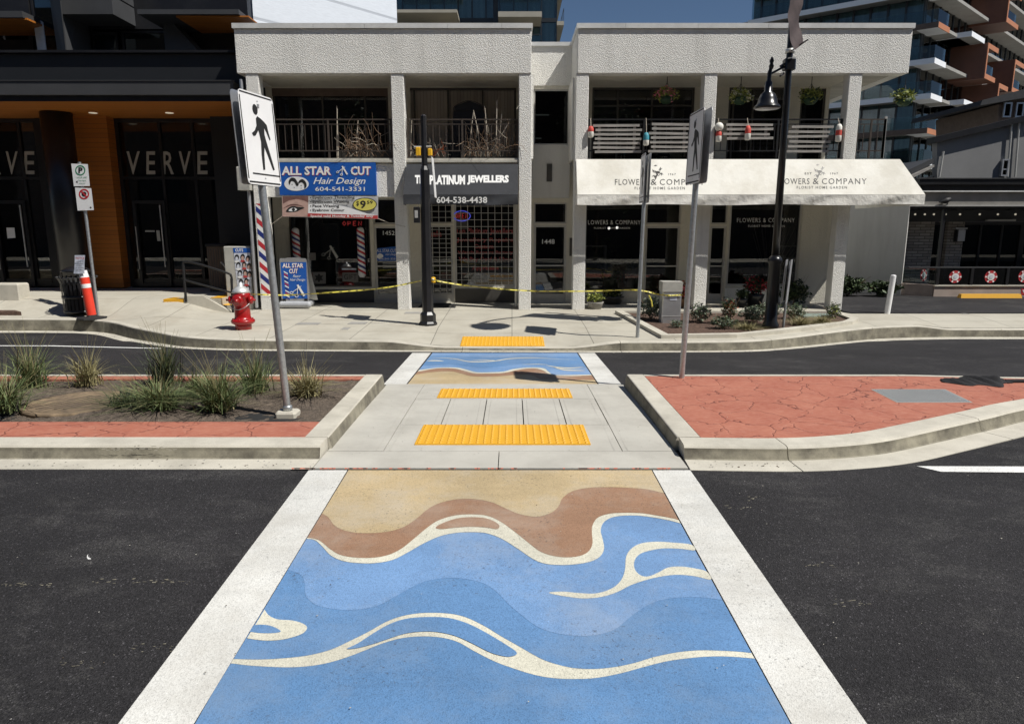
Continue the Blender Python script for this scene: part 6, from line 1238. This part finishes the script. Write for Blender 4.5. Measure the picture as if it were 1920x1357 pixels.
def shrub(label, u, v, rad, n, m, size, seed, m2=None, p2=.2, grp="small plants in the kerbside bed", name="shrub", lift=.0):
    x, y, z = GP(u, v); c = (x, y, z + rad[2] + lift); t = thing(name, label, "shrub", (x, y, z), grp)
    part("foliage", t, lambda b: leaves(b, c, rad, n, m, size, seed, m2, p2)); part("stems", t, lambda b: stems(b, (x, y, z), c, rad, 8, seed)); return t
shrub("grey green shrub left of the utility pedestal", 1222, 600, (.34, .3, .28), 900, 'leafgrey', .035, 1, 'leaf1')
shrub("thin grey green shrub directly right of the sign pole", 1312, 606, (.3, .3, .24), 650, 'leafgrey', .035, 2, 'leaf1')
shrub("rust topped shrub in the middle of the kerbside bed", 1365, 608, (.22, .2, .32), 620, 'leaf1', .03, 3, 'rustleaf', .3)
shrub("wide low shrub under the rust topped one", 1355, 618, (.34, .22, .16), 700, 'leafgrey', .03, 4, 'leaf1', .4)
shrub("loose grey green shrub left of the street lamp", 1410, 606, (.36, .3, .22), 900, 'leafgrey', .033, 5, 'leaf1')
shrub("pale leaved shrub in front of the street lamp foot", 1440, 600, (.34, .3, .24), 800, 'leafgrey', .033, 6, 'leaf1', .5)
shrub("small shrub close to the edge-on marker blade", 1490, 600, (.3, .26, .2), 600, 'leaf1', .033, 7, 'leafgrey', .4)
shrub("wiry shrub at the foot of the last column", 1562, 598, (.2, .2, .2), 420, 'leaf1', .03, 8, 'leaf2', .3)
shrub("tiny shrub at the front of the pedestal", 1270, 616, (.24, .14, .1), 260, 'leafgrey', .028, 9, 'leaf1')
for i, (u, v, h, lab) in enumerate(((1400, 619, .16, "small golden tuft below the loose shrub"), (1502, 611, .2, "golden tuft right of the marker blade"), (1540, 608, .2, "golden tuft beside the green meter lid"))):
    x, y, z = GP(u, v); o = grass(lab, x, y, h, 260, .3, 'grass2', 70 + i, "golden grass tufts in the kerbside bed"); o.location.z = z
x, y = 7.1, 17.5
t = thing("round_shrub", "dark rounded shrub by the florist wall right of the lamp", "shrub", (x, y, 0)); part("foliage", t, lambda b: leaves(b, (x, y, .38), (.5, .35, .36), 1500, 'leafdk', .05, 12, 'leaf1', .15)); part("stems", t, lambda b: stems(b, (x, y, 0), (x + .1, y, .4), (.35, .2, .5), 9, 13))
for k, (x, y, rad, lab) in enumerate(((8.8, 20.6, (.9, .5, .42), "dense dark green shrub at the left end of the rendered wall"), (9.9, 20.5, (.7, .45, .3), "lower middle shrub along the rendered wall"), (10.9, 20.35, (.55, .4, .24), "small shrub near the wall's right end"))):
    t = thing("wall_shrub", lab, "shrub", (x, y, 0), "shrubs along the rendered wall"); part("foliage", t, lambda b: leaves(b, (x, y, rad[2]), rad, 1500, 'leaf1', .07, 20 + k, 'leafdk', .5)); part("stems", t, lambda b: stems(b, (x, y, 0), (x, y, rad[2]), rad, 9, 25 + k))
# pots and flowers
def potted(label, x, y, z, r, h, pm, lm, seed, flm=None, rad=None, n=350, ls=.05, grp=None, name="potted_plant"):
    t = thing(name, label, "potted plant", (x, y, z), grp); rad = rad or (r * 1.2, r, r * .7)
    part("pot", t, lambda b: b.lathe((x, y, z), [(r * .75, 0), (r, h * .8), (r * 1.06, h), (r * .9, h), (r * .85, h * .9)], pm, 16)); part("foliage", t, lambda b: leaves(b, (x, y, z + h + rad[2] * .7), rad, n, lm, ls, seed, flm, .3)); return t
x, y = Q(1116, 570, 17.0)[0], 17.0
potted("yellow green flowers in a round grey bowl beside the fourth column", x, y, .01, .2, .17, 'pot', 'leaf2', 40, 'leaf1', (.26, .2, .14), 420, .05)
x = Q(1290, 570, 17.3)[0]; potted("pink flowers half hidden behind the shaded sign pole", x - .12, 17.2, .01, .16, .25, 'rustiron', 'rustleaf', 41, 'pink', (.2, .2, .26), 380, .05)
x = Q(1415, 560, 17.6)[0]; potted("red flowering plant in a dark pot below the florist window", x, 17.6, .01, .22, .3, 'black', 'leafdk', 42, 'redpetal', (.4, .3, .32), 700, .06)
x = Q(1400, 560, 17.3)[0]; potted("small dark pot standing left of the red flowering plant", x - .1, 17.35, .01, .14, .22, 'black', 'leafdk', 43, 'leaf1', (.2, .2, .15), 260, .05)
x = Q(1143, 540, 18.8)[0]; potted("pale potted plant displayed inside the florist window", x, 18.85, .35, .14, .26, 'buoywhite', 'leaf2', 44, 'leaf1', (.34, .2, .2), 260, .06)
x = Q(1150, 560, 17.9)[0]; potted("low dark trough with yellow flowers by the florist window", x, 18.1, .01, .3, .2, 'bronze', 'leafdk', 45, 'leaf2', (.35, .16, .12), 320, .05)
x = Q(1140, 500, 19.4)[0]; potted("tall leafy plant dim behind the florist glass", x, 19.5, .02, .25, .5, 'bronze', 'leaf1', 46, 'leafdk', (.5, .4, .75), 500, .1)
x = Q(1440, 500, 19.3)[0]; t = thing("bare_branches", "pale bare branches displayed inside the right florist window", "branches", (x, 19.2, .3))
part("stems", t, lambda b: stems(b, (x, 19.2, .3), (x + .2, 19.2, 1.7), (.8, .3, .6), 16, 47, 'twiglt', .014)); part("vase", t, lambda b: b.lathe((x, 19.2, .02), [(.14, 0), (.2, .25), (.12, .45), (.14, .5)], 'pot', 14))
# hanging baskets
for k, (u, v, Y, lab) in enumerate(((1250, 180, 17.2, "hanging basket with pink flowers, leftmost of the four"), (1388, 182, 17.2, "hanging basket with white flowers left of the bell lamp"), (1520, 182, 17.2, "hanging basket right of the lamp pole with little yellow flowers"), (1695, 185, 17.2, "yellow flowering basket hung right of the last column"))):
    x, z = Q(u, v, Y); t = thing("hanging_basket", lab, "hanging basket", (x, Y, z), "hanging baskets along the balcony")
    part("basket", t, lambda b: b.lathe((x, Y, z - .17), [(.09, .0), (.15, .06), (.17, .15), (.15, .15)], 'greenpot', 14)); part("foliage", t, lambda b: leaves(b, (x, Y, z + .03), (.34, .28, .22), 620, 'leaf2', .04, 50 + k, ('pink', 'whitepetal', 'leaf1', 'leaf1')[k], .3))
    part("hanger", t, lambda b: (b.tube([(x, Y, z + .15), (x, Y, 5.43)], .008, 'iron', 5), [b.tube([(x + .18 * math.cos(a), Y + .18 * math.sin(a), z), (x, Y, z + .3)], .005, 'iron', 4) for a in (.3, 2.4, 4.5)]))
# pallet boards on the railing
Yq = YB + .07
for k, (u0, u1, v0, v1, n, lab) in enumerate(((1113, 1200, 236, 285, 7, "seven weathered boards hung at the left end of the right balcony"), (1219, 1292, 233, 284, 7, "weathered boards with worn lettering behind the shaded sign"), (1359, 1446, 234, 260, 4, "short panel of four boards between two buoys"), (1479, 1557, 238, 284, 6, "six pale boards right of the lamp pole"))):
    x0, x1 = Q(u0, 260, Yq)[0], Q(u1, 260, Yq)[0]; t = thing("board_panel", lab, "wooden boards", ((x0 + x1) / 2, Yq, Q(u0, v1, Yq)[1]), "weathered board panels on the right balcony railing"); rr = random.Random(k)
    for i in range(n):
        z = Q(u0, lerp(v1, v0, i / (n - 1)), Yq)[1]; dx, dz = rr.uniform(-.05, .05), rr.uniform(-.012, .012)
        part("board", t, lambda b: b.hexa([(x0 + dx, Yq - .012, z - .027), (x1 + dx, Yq - .012, z - .027 + dz), (x1 + dx, Yq + .012, z - .027 + dz), (x0 + dx, Yq + .012, z - .027), (x0 + dx, Yq - .012, z + .027), (x1 + dx, Yq - .012, z + .027 + dz), (x1 + dx, Yq + .012, z + .027 + dz), (x0 + dx, Yq + .012, z + .027)], 'board'))
    part("batten", t, lambda b: [b.box(x - .03, x + .03, Yq + .014, Yq + .03, Q(u0, v1 + 1, Yq)[1], Q(u0, v0 - 1, Yq)[1], 'board') for x in (lerp(x0, x1, .12), lerp(x0, x1, .88))])
# buoys
Yo = YB - .03
def buoy(u, v0, v1, cols, lab, ball=None):
    x = Q(u, v0, Yo)[0]; z1, z0 = Q(u, v0, Yo)[1], Q(u, v1, Yo)[1]; t = thing("fishing_buoy", lab, "buoy", (x, Yo, z0), "painted buoys hung on the balcony railing"); zs_ = [lerp(z0, z1, f) for f in cols[0]]
    for (a, c), m in zip(zip(zs_, zs_[1:]), cols[1]):
        r0 = .066; last = c == zs_[-1]; part("float", t, lambda b: b.lathe((x, Yo, a), [(r0 * (.75 if a == z0 else 1), 0), (r0, .015), (r0, (c - a) * (.6 if last else .98)), (r0 * (.55 if last else 1), c - a)], m, 14))
    if ball: part("ball", t, lambda b: b.ball((x, Yo, z1 + .08), .1, ball, 10))
    part("cord", t, lambda b: b.tube([(x, Yo, z1), (x, Yo + .1, ZW(224, YB + .12) + .02)], .007, 'twiglt', 5))
buoy(1108, 237, 258, ((0, .5, 1), ('buoywhite', 'buoyred')), "red over white buoy at the left end of the balcony"); buoy(1212, 249, 273, ((0, .4, 1), ('buoywhite', 'teal')), "teal and cream buoy above the edge-on sign")
buoy(1348, 245, 266, ((0, .5, 1), ('buoywhite', 'buoyred')), "red and white buoy under a white ball beside the fifth column", 'buoywhite'); buoy(1403, 236, 263, ((0, .45, 1), ('buoywhite', 'buoyred')), "red and cream buoy hung in front of four boards"); buoy(1574, 233, 266, ((0, .35, .65, 1), ('buoywhite', 'buoyred', 'buoywhite')), "white red white buoy next to the last column")
# dry vines on the left balconies
def vine(label, u0, u1, vt, n, seed, tall, x_shift=0, m='twig'):
    Y = YB + .3; rr = random.Random(seed); x0, x1 = Q(u0, 280, Y)[0], Q(u1, 280, Y)[0]; zb = 3.57; t = thing("dry_vine", label, "dry plant", ((x0 + x1) / 2, Y, zb), "dead climbers on the left balconies")
    zt_ = Q(u0, vt, Y)[1]
    def tw(b):
        for i in range(n):
            x = rr.uniform(x0, x1); P = [Vector((x, Y + rr.uniform(-.1, .25), zb + .05))]; d = Vector((rr.uniform(-.6, .6), rr.uniform(-.3, .2), 1)); L = rr.uniform(.25, 1.0) * (zt_ - zb) / 5
            for k in range(6):
                d = (d + Vector((rr.uniform(-.6, .6), rr.uniform(-.4, .3), rr.uniform(-.5, .35)))).normalized(); P.append(P[-1] + d * L)
            b.tube(P, [.009 - .0011 * k for k in range(7)], m if rr.random() < .7 else 'twiglt', 4, False)
    part("twigs", t, tw)
    def st(b):
        for u, v, e in tall: b.tube(catmull([(Q(u, 290, Y)[0], Y, zb), (Q(u + e * .4, (290 + v) / 2, Y)[0], Y - .05, Q(u, (290 + v) / 2, Y)[1]), (Q(u + e, v, Y)[0], Y - .08, Q(u, v, Y)[1])], 4), [.018 - .0012 * k for k in range(9)], 'twiglt', 5, False)
    part("stems", t, st)
    tr = part("trough", t, lambda b: b.box(x0 - .05, x1 + .05, Y - .02, Y + .3, zb - .005, zb + .16, 'bronze'))
vine("dead climber tangled in the railing above the salon sign", 640, 730, 225, 75, 61, ((634, 200, -1), (632, 205, 2), (668, 225, 5))); vine("clump of bare stems at the right of the jeweller's balcony", 868, 965, 225, 85, 62, ((930, 190, 2), (902, 208, -14), (915, 200, -6), (935, 215, 6), (880, 212, 8)))
vine("reddish dead leaves low at the left of the jeweller's balcony", 768, 835, 262, 70, 63, ((770, 225, 3),), 0, 'rustleaf')
x = Q(880, 250, 17.7)[0]; t = thing("covered_grill", "dark covered grill shape with a pale pitched outline behind the railing", "grill", (x, 17.7, 3.56))
zt_ = lambda v: Q(880, v, 17.7)[1]
part("cover", t, lambda b: b.hexa([(x - .42, 17.4, 3.57), (x + .42, 17.4, 3.57), (x + .42, 18.0, 3.57), (x - .42, 18.0, 3.57), (x - .36, 17.45, zt_(205)), (x + .36, 17.45, zt_(205)), (x + .36, 17.95, zt_(205)), (x - .36, 17.95, zt_(205))], 'cloth')); part("peaked_top", t, lambda b: b.plate([(852, 207), (853, 199), (879, 189), (906, 199), (907, 207)], W(17.42), (0, -1, 0), .5, 'cloth'))
part("outline_frame", t, lambda b: bent_tube(b, [W(17.4)(853, 207), W(17.4)(853.5, 199), W(17.4)(879, 189), W(17.4)(905.5, 199), W(17.4)(906, 207)], .012, 'rust', 5))
# things behind the photographer that the shop glass reflects
def tree(label, x, y, h, r, seed, n=2600):
    t = thing("street_tree", label, "tree", (x, y, -.1), "street trees across the road"); rr = random.Random(seed)
    part("trunk", t, lambda b: (b.tube([(x, y, -.2), (x + .05, y, h * .3), (x, y + .05, h * .6)], [.14, .11, .06], 'bark', 8), [b.tube([(x, y, h * .35 + i * .25), (x + rr.uniform(-r, r) * .7, y + rr.uniform(-r, r) * .7, h * .6 + rr.uniform(0, h * .3))], [.05, .015], 'bark', 5) for i in range(7)]))
    def cr(b):
        for i in range(9): leaves(b, (x + rr.uniform(-.6, .6) * r, y + rr.uniform(-.6, .6) * r, h * .65 + rr.uniform(-.25, .3) * h), (r * .55, r * .55, r * .5), n // 9, 'leaf1', .14, seed + i, 'leafdk', .3)
    part("crown", t, cr)
tree("leafy street tree opposite the cafe, seen only as a reflection", -9.5, -8.5, 9, 2.8, 81); tree("leafy street tree opposite the florist, seen only as a reflection", 5.5, -9.5, 9.5, 3, 82)
ob = thing("added_opposite_building", "plain tall brown building added across the road to keep sky out of the shop glass", "building", (0, -18, 0))  # unseen; made tall and wide to block sky light and reflections
part("wall", ob, lambda b: wallopen(b, -90, 90, -.5, 20, -18.3, -18, [(-36 + 6 * i, -32 + 6 * i, 3.9, 6.2) for i in range(12)], 'header')); part("shop_glass", ob, lambda b: b.box(-60, 60, -18.28, -18.2, -.4, 7, 'black'))

# fittings dim behind the shop glass
def fitting(name, label, cat, x, y, fn):
    t = thing(name, label, cat, (x, y, .02)); fn(t); return t
def shelf(t):
    x, y = t.location.x, t.location.y
    part("uprights", t, lambda b: [b.box(x + d - .02, x + d + .02, y - .15, y + .15, .02, 1.5, 'buoywhite') for d in (-.32, .32)])
    for z in (.35, .75, 1.15, 1.46): part("shelf", t, lambda b: b.box(x - .3, x + .3, y - .16, y + .16, z, z + .03, 'buoywhite'))
fitting("display_shelf", "pale open shelf dim behind the left florist window", "shelf", Q(1112, 500, 18.95)[0], 18.95, shelf)
fitting("display_shelf", "pale open shelf at the right end of the right florist window", "shelf", Q(1478, 500, 19.0)[0], 19.0, shelf)
def chair(t):
    x, y = t.location.x, t.location.y
    part("base", t, lambda b: b.lathe((x, y, .02), [(.25, 0), (.25, .03), (.05, .06), (.05, .45)], 'silver', 14)); part("seat", t, lambda b: b.bbox(x - .26, x + .26, y - .26, y + .24, .47, .6, 'maroon', .03)); part("backrest", t, lambda b: b.bbox(x - .25, x + .25, y + .2, y + .3, .6, 1.15, 'maroon', .03))
    part("armrest", t, lambda b: [b.box(x + d - .03, x + d + .03, y - .2, y + .2, .68, .73, 'black') for d in (-.3, .3)])
fitting("salon_chair", "dark red salon chair dim behind the salon window", "chair", Q(645, 500, 19.3)[0], 19.4, chair)
def mirror(t):
    x, y = t.location.x, t.location.y
    part("frame", t, lambda b: frame(b, x - .4, x + .4, 1.0, 2.1, y, .05, 'buoywhite')); part("mirror_glass", t, lambda b: b.box(x - .36, x + .36, y + .01, y + .03, 1.04, 2.06, 'galvlt'))
fitting("salon_mirror", "white framed mirror on the salon back wall", "mirror", Q(612, 470, 21.5)[0], 21.6, mirror)
def counter(t):
    x, y = t.location.x, t.location.y
    part("counter_body", t, lambda b: b.box(x - .7, x + .7, y, y + .5, .02, .95, 'insidelt')); part("counter_top", t, lambda b: b.box(x - .75, x + .75, y - .04, y + .54, .95, 1.0, 'buoywhite'))
fitting("shop_counter", "low pale counter behind the jeweller's grille", "counter", Q(905, 520, 19.2)[0], 19.2, counter)
fitting("cafe_counter", "long counter dim inside the dark cafe", "counter", Q(340, 500, 22.5)[0], 22.4, counter)
# litter and grit along the gutters, survey paint, kerb scars
mb = MB(); rr = random.Random(21)
def bit(x, y, z, s, m):
    a = rr.uniform(0, 6.28); mb.add([(x + s * math.cos(a + k), y + s * math.sin(a + k), z + (s * .5 if k == 1.6 else .001)) for k in (0, 1.6, 3.3, 4.6)], [(0, 1, 2, 3)], m)
for i in range(900):
    x = rr.uniform(-9, 9); 
    if rr.random() < .5:
        y = 5.76 + abs(rr.gauss(0, .09)) if x < -1.75 or 1.6 < x < 2.6 else None
        if y is None or y > 5.98: continue
        bit(x, y, -.094, rr.uniform(.003, .011), rr.choice(('soil', 'conc', 'mulch', 'conc', 'kerb')))
    else:
        y = ykerb(x) - rr.uniform(.07, .34); bit(x, y, zroad(y) + .008, rr.uniform(.004, .014), rr.choice(('soil', 'conc', 'mulch')))
for i in range(260):
    x = rr.uniform(-1.6, 1.45); y = rr.uniform(6.1, 9.2); bit(x, y, zr(x, y) + .002, rr.uniform(.002, .006), rr.choice(('soil', 'conc')))
for i in range(420):
    x = rr.uniform(-8, 8); y = rr.uniform(2.5, 5.7); bit(x, y, zroad(y) + (.014 if abs(x) < 2 else .004), rr.uniform(.002, .006), rr.choice(('conc', 'kerb', 'soil')))
for i in range(160):
    x = rr.uniform(1.9, 6); y = rr.uniform(6.4, 9); 
    if y > 6.2 + .45 * max(0, x - 3): bit(x, y, .019, rr.uniform(.002, .006), rr.choice(('conc', 'soil', 'kerb')))
mb.build("gutter_grit", None, kind='stuff')
mb = MB(); MT['survey'] = M("survey_paint_orange", S(190, 92, 64), .8, var=.2, scale=20)
for u0, u1, n in ((540, 700, 26), (700, 980, 20), (1050, 1260, 18)):
    for i in range(n):
        u = rr.uniform(u0, u1); L = rr.uniform(3, 14); mb.poly([(u, 878.6), (u + L, 878.4), (u + L * .8, 880.2), (u + L * .2, 880.4)], lambda a, c: (lambda q: (q[0], q[1], -.0835))(G(a, c - 1.6, -.0835)), 'survey')
kn = lambda u, v: (lambda q: (q[0], 5.985, q[1]))(Q(u, v, 5.985))
for i in range(46):
    u = rr.gauss(245, 34); v = 840 + rr.gauss(0, 2.2); L = rr.uniform(2, 10); mb.poly([(u, v), (u + L, v - rr.uniform(0, 1)), (u + L, v + .8), (u + 1, v + 1.2)], kn, 'kerb')
struct("kerb_marks", mb)

for i, (u, v, lab) in enumerate(((1142, 428, "left of two small lit bulbs behind the florist window lettering"), (1157, 427, "right of two small lit bulbs behind the florist window lettering"))):
    x, z = Q(u, v, 18.9); t = thing("pendant_lamp", lab, "lamp", (x, 18.9, z), "small pendant lamps in the florist window")
    part("bulb", t, lambda b: b.ball((x, 18.9, z), .035, 'bulblit', 8)); part("flex", t, lambda b: b.tube([(x, 18.9, z + .03), (x, 18.9, 3.0)], .006, 'black', 4))
for i, (u, y, r, h, pm, lm, fl_, lab) in enumerate(((1182, 19.1, .13, .5, 'buoywhite', 'leaf2', 'whitepetal', "tall white vase of pale flowers inside the florist window, right side"), (1165, 18.95, .1, .22, 'pot', 'leaf1', 'pink', "small pot of pink blooms low inside the left florist window"), (1384, 18.9, .12, .3, 'buoywhite', 'leaf2', 'leaf1', "white pot with light foliage at the left of the right florist window"), (1460, 18.95, .13, .35, 'pot', 'leaf1', 'whitepetal', "grey pot with white blooms low in the right florist window"))):
    x = Q(u, 520, y)[0]; potted(lab, x, y, .3, r, h, pm, lm, 90 + i, fl_, (.26, .16, .22), 300, .055)
